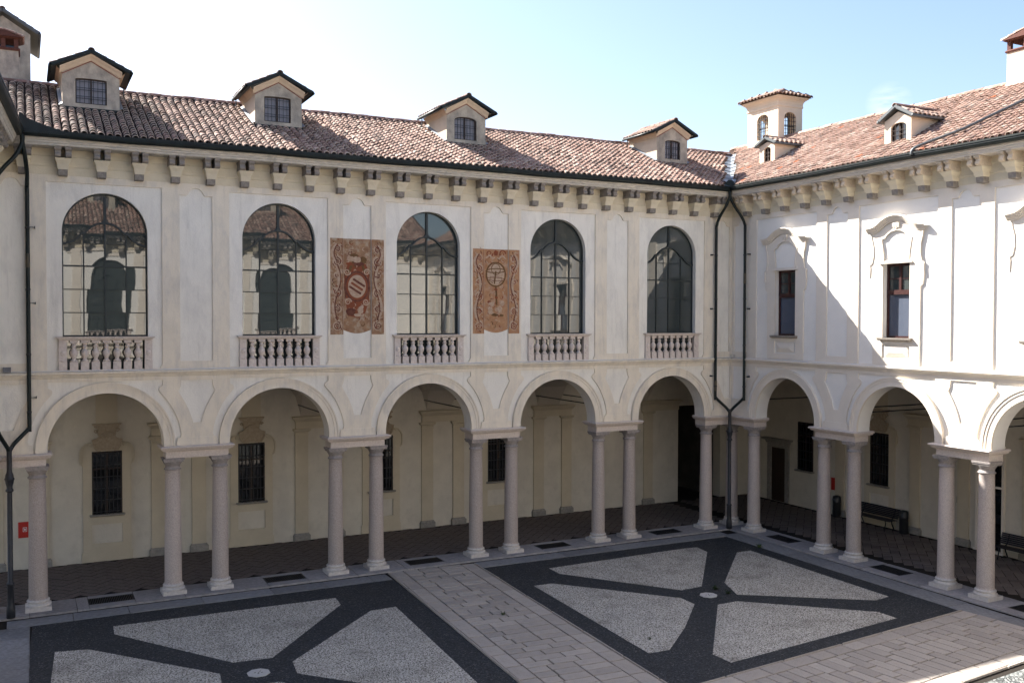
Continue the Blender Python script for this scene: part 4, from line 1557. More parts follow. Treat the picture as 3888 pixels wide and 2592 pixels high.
def fresco(p, z0, z1, kind_):
    base = 'fresco1' if kind_ == 1 else 'fresco2'
    F_ = MB()
    w_ = .90
    ins = .47
    # side strips on the raised wall, the centre on the recessed panel
    F_.plate([[(p-w_, z0-.02), (p-ins-.004, z0-.02), (p-ins-.004, z1), (p-w_, z1)]], -.003, 0)
    F_.plate([[(p+ins+.004, z0-.02), (p+w_, z0-.02), (p+w_, z1), (p+ins+.004, z1)]], -.003, 0)
    bot = [(p-ins+.004+(2*ins-.008)*i/12, z0+.13-.12*math.sin(PI*i/12)) for i in range(13)]
    F_.plate([bot+[(p+ins-.004, z1), (p-ins+.004, z1)]], .047, .05)
    o = F_.build('painted_panel', base, NORTH)
    o['label'] = 'faded red brown wall painting of a shield held by figures, between the second and third arched windows' if kind_ == 1 else 'orange wall painting of a ringed armillary sphere on a stand, between the third and fourth arched windows'
    H = z1-z0
    pale = MB(); dk = MB(); go = MB(); ru = MB()
    for s in (-1, 1):
        c = p+s*.685
        V1 = -.005
        # long double scrolls up each side strip
        for (zc, rad, dr) in ((.09, .165, 1), (.27, .12, -1), (.44, .16, -1), (.62, .11, 1), (.76, .165, 1), (.90, .12, -1)):
            z = z0+H*zc
            ribbon_strip(pale, spiral(c, z, rad, 2.1, s*dr, PI/2*dr), [.075-.055*i/40 for i in range(41)], V1, -.003)
            ribbon_strip(ru if kind_ == 2 else dk, spiral(c+.01, z-.02, rad*.8, 1.9, s*dr, PI/2*dr), [.035-.02*i/40 for i in range(41)], V1-.001, -.003)
        for (za, zb_, amp) in ((.14, .42, .10), (.44, .72, -.10), (.75, .94, .12)):
            pts = [(c+s*amp*math.sin(PI*i/14)+s*.03, z0+H*(za+(zb_-za)*i/14)) for i in range(15)]
            ribbon_strip(pale, pts, [.03+.06*math.sin(PI*i/14) for i in range(15)], V1-.002, -.003)
            ribbon_strip(dk, [(x-s*.06, z) for x, z in pts], .035, V1-.003, -.003)
        ribbon_strip(dk, [(c-s*.20, z0), (c-s*.20, z1-.03)][::1], .014, V1, -.003)
        for k in range(40):
            zz = z0+H*R.random(); xx = c+R.uniform(-.14, .14)
            ribbon_strip(R.choice((pale, dk, ru)), [(xx+.04*math.cos(t), zz+.06*math.sin(t)) for t in (0, .6, 1.2, 1.8)], [.01, .03, .025, .005], V1-.004, -.003)
    V2 = .043
    # leafy curls scattered over the worn ground of the painting
    for k in range(150):
        side_ = R.random() < .5
        if side_:
            x0_ = p+R.choice((-1, 1))*R.uniform(.53, .84); vv = -.0045
            lim = (.50, .88)
        else:
            x0_ = p+R.uniform(-.36, .36); vv = .0455
            lim = (0, .45)
        zz = z0+.22+(H-.34)*R.random()
        rad = R.uniform(.03, .085)
        a0 = R.uniform(0, 6.28); sw = R.uniform(2.0, 5.0)*R.choice((-1, 1))
        pts = [(x0_+rad*(1-.5*i/10)*math.cos(a0+sw*i/10), zz+rad*(1-.5*i/10)*math.sin(a0+sw*i/10)) for i in range(11)]
        if any(not (lim[0] < abs(x-p) < lim[1]) for x, z in pts): continue
        wdt = R.uniform(.014, .034)
        ribbon_strip(R.choice((pale, pale, dk, ru, go)), pts, [wdt*(.25+.75*math.sin(PI*i/10)) for i in range(11)], vv-.0012*R.random(), vv+.001)
    if kind_ == 1:
        ru.plate([[(p+x, z0+H*.5+z) for x, z in ((-.30, -.95), (.05, -1.02), (.28, -.85), (.40, -.45), (.43, .1), (.40, .5), (.30, .72), (0, .8), (-.30, .72), (-.42, .45), (-.43, 0), (-.38, -.5))]], .0462, .047)
        # oval shield with diagonal bends in a scrolled frame
        zc = z0+H*.50
        ov = lambda r, rz, n=32: [(p+r*math.cos(2*PI*i/n), zc+rz*math.sin(2*PI*i/n)) for i in range(n)]
        dk.plate([ov(.42, .50)], V2, .047)
        ru.plate([ov(.36, .44)], V2-.001, V2)
        pale.plate([ov(.30, .37)], V2-.002, V2-.001)
        for k, mbx in ((-.16, dk), (.0, ru), (.16, dk)):
            pts = []
            for i in range(9):
                t = -1+2*i/8
                x = t*.26; z = zc+k-t*.16
                if (x/.29)**2+((z-zc)/.36)**2 < 1: pts.append((p+x, z))
            if len(pts) > 2: ribbon_strip(mbx, pts, .07, V2-.003, V2-.001)
        for s in (-1, 1):
            ribbon_strip(pale, spiral(p+s*.33, zc+.46, .11, 1.7, s, 0), [.05-.035*i/40 for i in range(41)], V2-.003, .047)
            ribbon_strip(pale, spiral(p+s*.30, zc-.50, .11, 1.7, -s, 0), [.05-.035*i/40 for i in range(41)], V2-.003, .047)
            ribbon_strip(go, [(p+s*(.05+.30*i/12), zc+.62+.16*math.sin(i*.5)) for i in range(13)], [.03+.05*math.sin(PI*i/12) for i in range(13)], V2-.002, .047)
            ribbon_strip(dk, [(p+s*(.40-.02*math.sin(i*.9)), zc-.4+.8*i/12) for i in range(13)], .03, V2-.004, .047)
        # figures above and below as loose painted masses
        for (x, z, a, b, mbx) in ((.0, .86, .15, .11, pale), (-.22, .90, .12, .10, pale), (.20, .84, .13, .13, go), (.05, .73, .20, .07, dk), (-.1, 1.0, .16, .06, go), (.12, -.78, .10, .13, pale), (.02, -.92, .13, .06, pale), (-.20, -.82, .17, .14, dk), (.17, -.66, .06, .06, pale), (-.25, .72, .12, .06, ru)):
            mbx.plate([[(p+x+a*math.cos(2*PI*i/14)*R.uniform(.75, 1.1), zc+z+b*math.sin(2*PI*i/14)*R.uniform(.75, 1.1)) for i in range(14)]], V2-.004-R.random()*.002, .047)
        for s, x in ((1, .10), (-1, .22)):
            ribbon_strip(pale, [(p+x, zc-.88), (p+x+s*.06, zc-1.0), (p+x-s*.02, zc-1.12)], [.07, .05, .03], V2-.007, .047)
    else:
        zc = z0+H*.70
        def ring(r, rz, wd, mbx, tilt=0, n=40, dz=0, v=0):
            pts = [(p+r*math.cos(2*PI*i/n)*math.cos(tilt)-rz*math.sin(2*PI*i/n)*math.sin(tilt), zc+dz+r*math.cos(2*PI*i/n)*math.sin(tilt)+rz*math.sin(2*PI*i/n)*math.cos(tilt)) for i in range(n+1)]
            ribbon_strip(mbx, pts, wd, V2-v, .047)
        pale.plate([[(p+.33*math.cos(2*PI*i/32), zc+.37*math.sin(2*PI*i/32)) for i in range(32)]], V2+.001, .047)
        ring(.37, .41, .05, go)
        ring(.36, .07, .035, go, .03, dz=.13, v=.001)
        ring(.34, .06, .02, dk, -.03, dz=-.16, v=.001)
        ring(.17, .19, .025, go, .2, dz=.18, v=.002)
        ribbon_strip(go, [(p-.06, zc-.33), (p+.0, zc+.12)], .05, V2-.003, .047)
        for s in (-1, 1):
            ribbon_strip(go, [(p+s*.12, zc-.30), (p+s*.25, zc-.22), (p+s*.20, zc-.08)], [.03, .02, .01], V2-.003, .047)
            ribbon_strip(ru, spiral(p+s*.25, zc+.72, .13, 1.5, s, 0), [.055-.04*i/40 for i in range(41)], V2-.002, .047)
            ribbon_strip(pale, [(p+s*(.04+.36*i/10), zc+.60-.05*math.sin(i*.8)) for i in range(11)], [.02+.05*math.sin(PI*i/10) for i in range(11)], V2-.003, .047)
        ribbon_strip(go, [(p, zc-.42), (p+.02, zc-.70), (p+.03, zc-1.05)], [.05, .07, .06], V2-.002, .047)
        for (x, z, a, b, mbx) in ((0, -.52, .07, .04, ru), (.02, -.8, .06, .05, ru), (-.16, -1.02, .12, .08, pale), (-.26, -.95, .07, .05, ru), (-.22, -1.25, .10, .16, pale), (.15, -1.2, .12, .12, pale), (.25, -1.0, .10, .10, pale), (-.05, -1.4, .15, .05, go), (.22, -1.42, .10, .05, go), (0, .74, .09, .10, ru)):
            mbx.plate([[(p+x+a*math.cos(2*PI*i/14)*R.uniform(.7, 1.1), zc+z+b*math.sin(2*PI*i/14)*R.uniform(.7, 1.1)) for i in range(14)]], V2-.003-R.random()*.002, .047)
    for mbx, mm, nm in ((pale, 'frescopale', 'pale_scrollwork'), (dk, 'frescodark', 'dark_scrollwork'), (go, 'frescogold', 'ochre_paintwork'), (ru, 'frescorust', 'rust_paintwork')):
        if mbx.v: tag(mbx.build(nm, mm, o), kind='stuff')


fresco(-15.4, 7.72, 10.78, 1)
fresco(-10.4, 7.72, 10.62, 2)


# ------------------------------------------------------------------ arcade interior
def grille_window(W, c, V, z0=1.60, z1=3.72, hw_=.475, bars=7, orn=True, fm='iron'):
    p = MB()
    p.box(c-hw_, c+hw_, V-.002, V+.01, z0, z1)
    wn_ = p.build('window', 'glassd', W)
    g = MB()
    for i in range(bars+1):
        x = c-hw_+.02+(2*hw_-.04)*i/bars
        g.box(x-.011, x+.011, V-.07, V-.048, z0, z1)
    for j in range(6):
        z = z0+.08+(z1-z0-.16)*j/5
        g.box(c-hw_, c+hw_, V-.078, V-.044, z-.012, z+.012)
    g.build('window_grille', fm, wn_)
    g = MB()
    t = .05
    g.box(c-hw_, c-hw_+t, V-.03, V-.005, z0, z1); g.box(c+hw_-t, c+hw_, V-.03, V-.005, z0, z1)
    g.box(c-.025, c+.025, V-.03, V-.005, z0, z1); g.box(c-hw_+t, c+hw_-t, V-.03, V-.006, z1-t, z1)
    g.box(c-hw_+t, c+hw_-t, V-.03, V-.006, z1-.62, z1-.57)
    g.build('window_frame', 'brownwood', wn_)
    s = MB()
    s.loft([(z0-.07, c-hw_-.05, c+hw_+.05, V-.16, V), (z0-.04, c-hw_-.08, c+hw_+.08, V-.20, V), (z0, c-hw_-.08, c+hw_+.08, V-.20, V)])
    s.build('sill', 'plinth', wn_)
    if orn:
        rt = [(.80, 0.0), (.80, .30), (.755, .33), (.755, 3.28), (.82, 3.33), (.85, 3.5), (.84, 3.72), (.78, 3.86), (.68, 3.96), (.56, 4.0), (.50, 3.98)]
        out = [(c+x, z) for x, z in rt]+[(c-x, z) for x, z in rt[::-1]]
        hole = [(c-hw_, z0), (c+hw_, z0), (c+hw_, z1), (c-hw_, z1)]
        low = [(c-.48, .60), (c+.48, .60), (c+.48, 1.25), (c-.48, 1.25)]
        su = MB()
        su.plate([out, hole, low], V-.06, V)
        for s_ in (-1, 1):
            ln = [(c+s_*x, z) for x, z in rt[3:]]
            ribbon_strip(su, ln if s_ > 0 else ln[::-1], .05, V-.11, V-.06)
            ribbon_strip(su, spiral(c+s_*.52, 3.93, .075, 1.4, s_, PI/2), [.05-.03*i/40 for i in range(41)], V-.13, V-.06)
        # cartouche
        rc = [(.20, 3.76), (.34, 3.78), (.42, 3.92), (.46, 4.12), (.30, 4.16), (.22, 4.26), (.10, 4.34), (0, 4.36)]
        ct = [(c+x, z) for x, z in rc]+[(c-x, z) for x, z in rc[::-1][1:]]
        su.build('window_surround', 'ochre', W)
        su = MB()
        su.plate([ct], V-.13, V-.06)
        ribbon_strip(su, [(c-x, z) for x, z in rc]+[(c+x, z) for x, z in rc[::-1][1:]], .05, V-.18, V-.13)
        su.plate([[(c-.28, 4.25), (c+.28, 4.25), (c+.30, 4.48), (c+.40, 4.54), (c+.40, 4.60), (c-.40, 4.60), (c-.40, 4.54), (c-.30, 4.48)]], V-.09, V)
        for s_ in (-1, 1):
            ribbon_strip(su, spiral(c+s_*.34, 4.42, .07, 1.4, s_, 0), [.035-.02*i/40 for i in range(41)], V-.15, V-.06)
        su.plate([[(c-.44, 4.60), (c+.44, 4.60), (c+.46, 4.65), (c-.46, 4.65)]], V-.12, V)
        su.build('cartouche', 'cartouche', W)
        dd = MB()
        dd.plate([[(c-.34, 4.66), (c+.34, 4.66), (c+.34, 5.85), (c-.34, 5.85)]], V-.03, V)
        dd.build('overwindow_strip', 'ochre', W)
    return wn_


def pilaster(W, c, V, hw_=.24):
    m = MB()
    m.box(c-hw_, c+hw_, V-.07, V, .27, 3.90)
    o = m.build('pilaster', 'ochre', W)
    m = MB()
    m.loft([(0, c-hw_-.07, c+hw_+.07, V-.14, V), (.20, c-hw_-.07, c+hw_+.07, V-.14, V), (.24, c-hw_-.03, c+hw_+.03, V-.10, V), (.275, c-hw_-.02, c+hw_+.02, V-.09, V)])
    m.build('pilaster_base', 'plinth', o)
    m = MB()
    m.loft([(3.90, c-hw_-.02, c+hw_+.02, V-.09, V), (3.93, c-hw_-.02, c+hw_+.02, V-.09, V), (3.94, c-hw_, c+hw_, V-.075, V), (4.03, c-hw_-.01, c+hw_+.01, V-.08, V), (4.07, c-hw_-.08, c+hw_+.08, V-.15, V), (4.14, c-hw_-.09, c+hw_+.09, V-.16, V)])
    m.build('pilaster_capital', 'ochre', o)


def entablature(W, a, b, V):
    m = MB()
    m.loft([(4.145, a, b, V-.09, V), (4.40, a, b, V-.09, V), (4.42, a-.03, b+.03, V-.12, V), (4.47, a-.05, b+.05, V-.15, V), (4.52, a-.11, b+.11, V-.21, V), (4.59, a-.13, b+.13, V-.23, V), (4.60, a-.12, b+.12, V-.22, V)])
    m.build('entablature', 'ochre', W)


def vaults(W, cells, V0, V1, zs=4.62, zc=6.28):
    for (a, b) in cells:
        n, m_ = 20, 16
        mb = MB()
        vs = []; fs = []
        for i in range(n+1):
            for j in range(m_+1):
                tu = -1+2*i/n; tv = -1+2*j/m_
                h1 = math.sqrt(max(0, 1-tu*tu)); h2 = math.sqrt(max(0, 1-tv*tv))
                vs.append((a+(b-a)*i/n, V0+(V1-V0)*j/m_, zs+(zc-zs)*max(h1, h2)))
        for i in range(n):
            for j in range(m_):
                q = i*(m_+1)+j
                fs.append((q, q+m_+1, q+m_+2, q+1)[::-1])
        mb.add(vs, fs)
        mb.build('vault', 'vault', W)


# north arcade
VN = 5.2
bw = MB()
bw.box(-31, 1.32, VN, VN+.5, -.1, 6.5)
bw.box(3.73, 5.6, VN, VN+.5, -.1, 6.5)
bw.box(1.32, 3.73, VN, VN+.5, 4.3, 6.5)
bw.build('back_wall', 'wallin', NORTH)
vaults(NORTH, [(c-2.0, c+2.0) for c in NB], .45, VN)
vaults(NORTH, [(-.9+.5, 5.4)], .45, VN, zc=6.2)
for a, b in [(x-.52, x+.52) for x in (-25.4, -20.4, -15.4, -10.4, -5.4)]:
    m = MB()
    nn = 16
    vs = []; fs = []
    for j in range(nn+1):
        tv = -1+2*j/nn
        z = 4.62+1.60*math.sqrt(max(0, 1-tv*tv))
        vs += [(a, .45+(VN-.45)*j/nn, z), (b, .45+(VN-.45)*j/nn, z), (a, .45+(VN-.45)*j/nn, 6.4), (b, .45+(VN-.45)*j/nn, 6.4)]
    for j in range(nn):
        q = 4*j
        fs += [(q, q+4, q+5, q+1)[::-1], (q, q+2, q+6, q+4), (q+1, q+5, q+7, q+3)]
    m.add(vs, fs)
    m.build('transverse_arch', 'vault', NORTH)
for c in NB:
    grille_window(NORTH, c+{-22.9: .36, -17.9: .18, -12.9: .10, -7.9: .12}[c], VN) if c < -3 else None
for p in (-25.4, -20.4, -15.4, -10.4, -5.4):
    for s in (-1, 1):
        pilaster(NORTH, p+.18+s*.67, VN)
    entablature(NORTH, p+.18-.90, p+.18+.90, VN)
pilaster(NORTH, -.35, VN)
entablature(NORTH, -.7, 1.3, VN)
for p in (-25.4, -20.4, -15.4, -10.4, -5.4):
    for s in (-1, 1):
        t = MB()
        t.tube([(p+.12*0+s*.66, .5, 5.02), (p+s*.66+.06, VN, 5.02)], .022, 6)
        t.build('tie_rod', 'iron', NORTH)
# dark passage behind the corner
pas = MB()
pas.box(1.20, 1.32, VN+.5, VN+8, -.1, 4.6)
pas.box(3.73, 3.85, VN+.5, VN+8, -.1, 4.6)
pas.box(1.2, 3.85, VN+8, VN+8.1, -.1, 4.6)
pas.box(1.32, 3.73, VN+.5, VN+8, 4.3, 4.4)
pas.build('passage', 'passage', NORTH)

# ceilings/floors over the arcades keep the daylight out
cl = MB(); cl.box(-31, 5.6, .4, 9.8, 6.5, 6.68); cl.build('upper_floor', 'wallin', NORTH)
cl = MB(); cl.box(0.0, 31, .4, 9.8, 6.5, 6.68); cl.build('upper_floor', 'wallin', EAST)

# east arcade (local u from the corner towards the camera)
VE = 5.4
bw = MB()
bw.box(-5.2, 31, VE, VE+.5, -.1, 6.5)
bw.build('back_wall', 'wallin', EAST)
vaults(EAST, [(c-2.02, c+2.02) for c in EB], .45, VE)
for i in range(5):
    p = (EB[i]+EB[i+1])/2
    m = MB()
    nn = 16
    vs = []; fs = []
    a, b = p-.52, p+.52
    for j in range(nn+1):
        tv = -1+2*j/nn
        z = 4.62+1.60*math.sqrt(max(0, 1-tv*tv))
        vs += [(a, .45+(VE-.45)*j/nn, z), (b, .45+(VE-.45)*j/nn, z), (a, .45+(VE-.45)*j/nn, 6.4), (b, .45+(VE-.45)*j/nn, 6.4)]
    for j in range(nn):
        q = 4*j
        fs += [(q, q+4, q+5, q+1)[::-1], (q, q+2, q+6, q+4), (q+1, q+5, q+7, q+3)]
    m.add(vs, fs)
    m.build('transverse_arch', 'vault', EAST)
grille_window(EAST, -1.45, VE, 1.62, 3.72, .44, 5, orn=False)
grille_window(EAST, 2.62, VE, 1.62, 3.70, .46, 6)
for c in (.55, 4.32, 6.45, 9.0, 12.0):
    pilaster(EAST, c, VE)
entablature(EAST, 4.0, 5.25, VE)
entablature(EAST, .2, .95, VE)
for u_p in (.42, 4.75, 6.12, 9.8, 11.2):
    t = MB()
    t.tube([(u_p, .5, 5.02), (u_p, VE, 5.02)], .024, 6)
    t.build('tie_rod', 'iron', EAST)
# doors
dr = MB()
dr.box(-3.55, -2.66, VE-.03, VE-.0, 0, 2.42)
do = dr.build('door', 'brownwood', EAST)
fr = MB()
fr.plate([[(-3.80, 0), (-3.80, 2.60), (-2.44, 2.60), (-2.44, 0), (-2.66, 0), (-2.66, 2.42), (-3.56, 2.42), (-3.56, 0)]], VE-.09, VE)
fr.loft([(2.60, -3.85, -2.40, VE-.12, VE), (2.72, -3.88, -2.36, VE-.15, VE), (2.76, -4.0, -2.26, VE-.26, VE), (2.84, -4.03, -2.23, VE-.28, VE)])
fr.build('door_frame', 'plinth', do)
dr = MB()
dr.box(7.08, 8.0, VE-.02, VE, .1, 2.28)
dr.box(7.08, 8.0, VE-.02, VE, 2.36, 3.7)
do = dr.build('door', 'glassd', EAST)
fr = MB()
fr.box(6.98, 7.07, VE-.10, VE, 0, 3.80); fr.box(8.01, 8.10, VE-.10, VE, 0, 3.80); fr.box(7.07, 8.01, VE-.08, VE, 2.29, 2.36); fr.box(7.07, 8.01, VE-.08, VE, 3.70, 3.80); fr.box(6.95, 8.13, VE-.16, VE, 0, .09)
fr.build('door_frame', 'beigeB', do)
grille_window(EAST, 11.9, VE, 1.62, 3.70, .46, 6)

# ------------------------------------------------------------------ downpipes
def downpipe(name, label, loc, rz, lbase=0):
    """standing at the corner: two swan-neck branches joined into one cast-iron post; local -x is along the north wing, -y towards the court"""
    D = empty(name, loc, rz)
    tag(D, label, 'downpipe')
    for s in (0, 1):
        pts = [(-.78, -.80, 13.15), (-.80, -.78, 12.9), (-.86, -.62, 12.55), (-.90, -.34, 12.2), (-.90, -.16, 11.9), (-.90, -.13, 11.5), (-.90, -.13, 8.5), (-.90, -.13, 5.35), (-.88, -.15, 5.15), (-.72, -.22, 4.97), (-.52, -.32, 4.76), (-.42, -.40, 4.60)]
        if s: pts = [(y, x, z) for x, y, z in pts]
        m = MB()
        m.tube(tube_path_smooth(pts, 5), .055, 12)
        br = m.build('branch_pipe', 'copper', D)
        c = MB()
        for z in (10.7, 9.0, 7.2, 5.6):
            x, y = (-.90, -.13) if not s else (-.13, -.90)
            c.lathe([(.056, z-.03), (.064, z-.03), (.064, z+.03), (.056, z+.03)], x, y, 12)
        for z in (10.72, 8.62, 6.0):
            if not s:
                c.box(-1.08, -.95, -.135, -.12, z-.008, z+.008)
                c.box(-1.09, -1.07, -.16, 0, z-.03, z+.03)
            else:
                c.box(-.135, -.12, -1.08, -.95, z-.008, z+.008)
                c.box(-.16, 0, -1.09, -1.07, z-.03, z+.03)
        c.build('pipe_clamp', 'iron', br)
        c = MB()
        x, y = (-.90, -.13) if not s else (-.13, -.90)
        z = 5.42 if not s else 9.6
        c.lathe([(.0565, z), (.0585, z+.01), (.0585, z+.38), (.0565, z+.39)], x, y, 12)
        c.build('repair_sleeve', 'bronze', br)
    m = MB()
    k = .40
    m.lathe([(.10, lbase), (.115, lbase+.02), (.11, lbase+.3), (.095, lbase+.36), (.09, lbase+.40), (.085, lbase+.9), (.10, lbase+.92), (.10, lbase+.96), (.068, lbase+.99), (.066, 3.42), (.066, 3.45), (.10, 3.48), (.10, 3.52), (.075, 3.56), (.078, 3.62), (.10, 3.70), (.11, 3.78), (.125, 3.80), (.125, 3.83), (.108, 3.86), (.10, 3.93), (.075, 3.99), (.066, 4.05), (.066, 4.55), (.075, 4.60), (.085, 4.64), (.085, 4.70)], -k, -k, 16, cap=True)
    m.build('post', 'castiron', D)
    return D


downpipe('downpipe', 'forked green black downpipe in the corner where the shaded and sunlit wings meet', (0, 0, 0), 0)
DW = downpipe('downpipe', 'forked dark downpipe on a cast iron post at the left edge of the arcade', (-25.8, 0, 0), PI/2)
DW['group'] = 'forked downpipes'
# junction boxes
for x, W_ in ((-25.45, NORTH),):
    b = MB(); b.box(x-.09, x+.11, -.12, .0, 6.71, 6.85); b.build('junction_box', 'slab', W_)
b = MB(); b.box(.08, .22, -.12, 0, 6.71, 6.83); b.build('junction_box', 'cornice', EAST)

# ------------------------------------------------------------------ ground
def sheet(name, poly, z, m, kind='structure'):
    mb = MB()
    tr = tessellate_polygon([[Vector((x, y, 0)) for x, y in poly]])
    fs = []
    for a, b, c in tr:
        ar = (poly[b][0]-poly[a][0])*(poly[c][1]-poly[a][1])-(poly[b][1]-poly[a][1])*(poly[c][0]-poly[a][0])
        fs.append((a, b, c) if ar > 0 else (a, c, b))
    mb.add([(x, y, z) for x, y in poly], fs)
    o = mb.build(name, m)
    tag(o, kind=kind)
    return o


sheet('ground', [(-900, -900), (900, -900), (900, 900), (-900, 900)], -.16, 'gardenground')
sheet('courtyard', [(-28.5, -31.5), (.2, -31.5), (.2, .2), (-28.5, .2)], -.10, 'joint')
sk = .052           # the paths run a touch off the walls' square
PX = lambda x0, y: x0+sk*y
# dark cobbled beds
sheet('cobbled_bed', [(-24.88, -1.13), (-14.58, -1.13), (PX(-14.47, -12.3), -12.9), (PX(-24.75, -12.3), -13.9)], -.088, 'pebdark')
sheet('cobbled_bed', [(-11.50, -1.13), (-.93, -1.13), (-1.31, -11.55), (PX(-11.42, -12.5), -12.68)], -.088, 'pebdark')
sheet('cobbled_bed', [(-24.9, -17.2), (-.9, -15.0), (-.9, -30.4), (-26, -30.4)], -.088, 'pebsun')
BEDS = [
    [(-9.50, -2.17), (-9.53, -2.92), (-7.14, -6.26), (-6.32, -6.2), (-3.35, -2.75), (-3.23, -2.02), (-3.86, -1.96)],
    [(-10.95, -3.79), (-10.31, -3.81), (-7.66, -6.90), (-7.67, -7.58), (-9.2, -9.14), (-10.65, -10.41), (-11.26, -10.38)],
    [(-2.44, -3.28), (-1.83, -3.29), (-1.99, -9.6), (-2.64, -9.71), (-5.92, -7.38), (-5.41, -6.18)],
    [(-7.1, -7.93), (-6.37, -7.91), (-3.48, -10.53), (-3.47, -11.18), (-9.86, -11.81), (-9.88, -11.14)],
    [(-22.94, -2.14), (-22.97, -2.85), (-20.59, -6.4), (-19.67, -6.48), (-16.89, -3.0), (-16.83, -2.28)],
    [(-24.40, -3.63), (-23.65, -3.8), (-21.01, -6.99), (-21.11, -7.83), (-24.2, -11.9), (-24.95, -11.9)],
    [(-19.3, -6.96), (-16.3, -3.94), (-15.53, -3.89), (-15.90, -10.6), (-16.7, -10.7), (-19.39, -7.78)],
    [(-20.55, -8.05), (-19.9, -8.1), (-16.9, -11.7), (-17.2, -12.5), (-23.6, -12.9), (-23.7, -12.0)],
]
for (ox, oy) in ((-19.9, -20.5), (-6.6, -20.2), (-19.9, -27.0), (-6.6, -26.8)):  # more pale beds out of view, added to bounce sunlight
    for k in range(4):
        a = k*PI/2
        BEDS.append([(ox+x*math.cos(a)-y*math.sin(a), oy+x*math.sin(a)+y*math.cos(a)) for x, y in ((-.5, .9), (-2.0, 2.5), (2.0, 2.5), (.5, .9))])
for b in BEDS:
    sheet('pale_pebble_bed', b, -.082, 'pebwhite')

# stones -------------------------------------------------------------
def stone_proto(m, h=.06, ch=.012):
    mb = MB()
    mb.add([(-.5, -.5, -h), (.5, -.5, -h), (.5, .5, -h), (-.5, .5, -h), (-.5, -.5, -.01), (.5, -.5, -.01), (.5, .5, -.01), (-.5, .5, -.01), (-.485, -.47, 0), (.485, -.47, 0), (.485, .47, 0), (-.485, .47, 0)],
           [(0, 1, 5, 4), (1, 2, 6, 5), (2, 3, 7, 6), (3, 0, 4, 7), (4, 5, 9, 8), (5, 6, 10, 9), (6, 7, 11, 10), (7, 4, 8, 11), (8, 9, 10, 11)])
    return mb.build('paving_stone', m, STORE)


PS = stone_proto('pathstone')
PSL = stone_proto('slab')
PST = stone_proto('styl')
PPV = stone_proto('paver')


def stone(parent, pr, name, x, y, z, wx, wy, rz=0, gap=.034, jz=.004):
    o = pr.copy()
    col.objects.link(o)
    o.parent = parent
    o.name = name
    o.location = (x, y, z+R.uniform(-jz, jz))
    o.scale = (wx-gap*R.uniform(.7, 1.5), wy-gap*R.uniform(.7, 1.5), 1)
    o.rotation_euler = (R.gauss(0, .002), R.gauss(0, .002), rz+R.gauss(0, .003))
    return o


def path(name, label_kind, org, ang, width, length, flip=False, maxn=300, course=.345, slen=.80, edge=.46, z=-.055):
    """paved path; x local across, y local along"""
    P_ = sheet(name, [(-width/2, 0), (width/2, 0), (width/2, length), (-width/2, length)], -.095, 'joint')
    P_.location = (org[0], org[1], 0)
    P_.rotation_euler = (0, 0, ang)
    n = 0
    for s in (-1, 1):
        y = 0
        while y < length and n < maxn:
            L = R.uniform(.62, .95)
            stone(P_, PS, 'paving_stone', s*(width/2-.07-edge/2), y+L/2, z, edge, L); n += 1
            y += L
        y = 0
        while y < length and n < maxn:
            L = R.uniform(1.5, 2.2)
            stone(P_, PS, 'kerb_stone', s*(width/2-.035), y+L/2, z+.012, .075, L); n += 1
            y += L
    y = 0
    row = 0
    iw = width/2-.07-edge
    while y < length and n < maxn:
        c = course*R.uniform(.96, 1.04)
        x = -iw
        first = R.choice((.35, .55, .8)) if row % 2 else .8
        while x < iw-.02 and n < maxn:
            L = min(first if x == -iw else R.uniform(.68, .86), iw-x)
            if iw-x-L < .18: L = iw-x
            stone(P_, PS, 'paving_stone', x+L/2, y+c/2, z, L, c); n += 1
            x += L
        y += c
        row += 1
    return P_


# the middle path runs from the north walk towards the camera
angm = PI-math.atan(sk)
path('path', None, (-12.98, -.42), angm, 3.09, 16.0)
# cross path towards the east walk
a2 = math.atan2(-1.06, -10.3)
o2 = Vector((-1.25, -11.52))
dirv = Vector((math.cos(a2), math.sin(a2)))
nrm = Vector((-dirv.y, dirv.x))
# local y along the path -> rotate so local +y = dirv
ang2 = a2-PI/2
side = Vector((-math.sin(a2), math.cos(a2)))
wd2 = 3.25
ctr = o2+side*(wd2/2)+dirv*(.02)
path('path', None, (ctr.x, ctr.y), ang2, wd2, 10.6)
# sunlit strip stones go on to the east walk

# walks of grey slabs along the arcades
def slab_run(name, pts, wd, pr, z, lmin, lmax, gap=.012):
    (x0, y0), (x1, y1) = pts
    d = Vector((x1-x0, y1-y0)); L = d.length; d.normalize()
    P_ = sheet(name, [(0, 0), (L, 0), (L, wd), (0, wd)], -.099 if z < -.01 else -.03, 'joint')
    P_.location = (x0, y0, 0)
    a = math.atan2(d.y, d.x)
    P_.rotation_euler = (0, 0, a)
    s = 0
    while s < L-.05:
        q = min(R.uniform(lmin, lmax), L-s)
        if L-s-q < .4: q = L-s
        stone(P_, pr, 'paving_slab', s+q/2, wd/2, z, q, wd, 0, gap)
        s += q
    return P_


slab_run('north_walk', ((-25.5, -1.13), (-14.62, -1.13)), .72, PSL, -.072, 1.3, 2.1)
slab_run('north_walk', ((-11.44, -1.13), (-.85, -1.13)), .72, PSL, -.072, 1.3, 2.1)
slab_run('east_walk', ((-1.13-.02, -.86), (-1.36, -15.2)), .86, PSL, -.072, 1.3, 2.1)
slab_run('east_walk', ((-.9, -15.0), (-.9, -31.0)), .74, PSL, -.072, 1.3, 2.1)
# left walk of broad slabs beside the west wing
for i in range(2):
    slab_run('west_walk', ((-25.22-.33-1.02*i+.3, -31.0), (-24.93-.0-1.02*i-.0, -1.15)), 1.02, PSL, -.072, .9, 1.5)
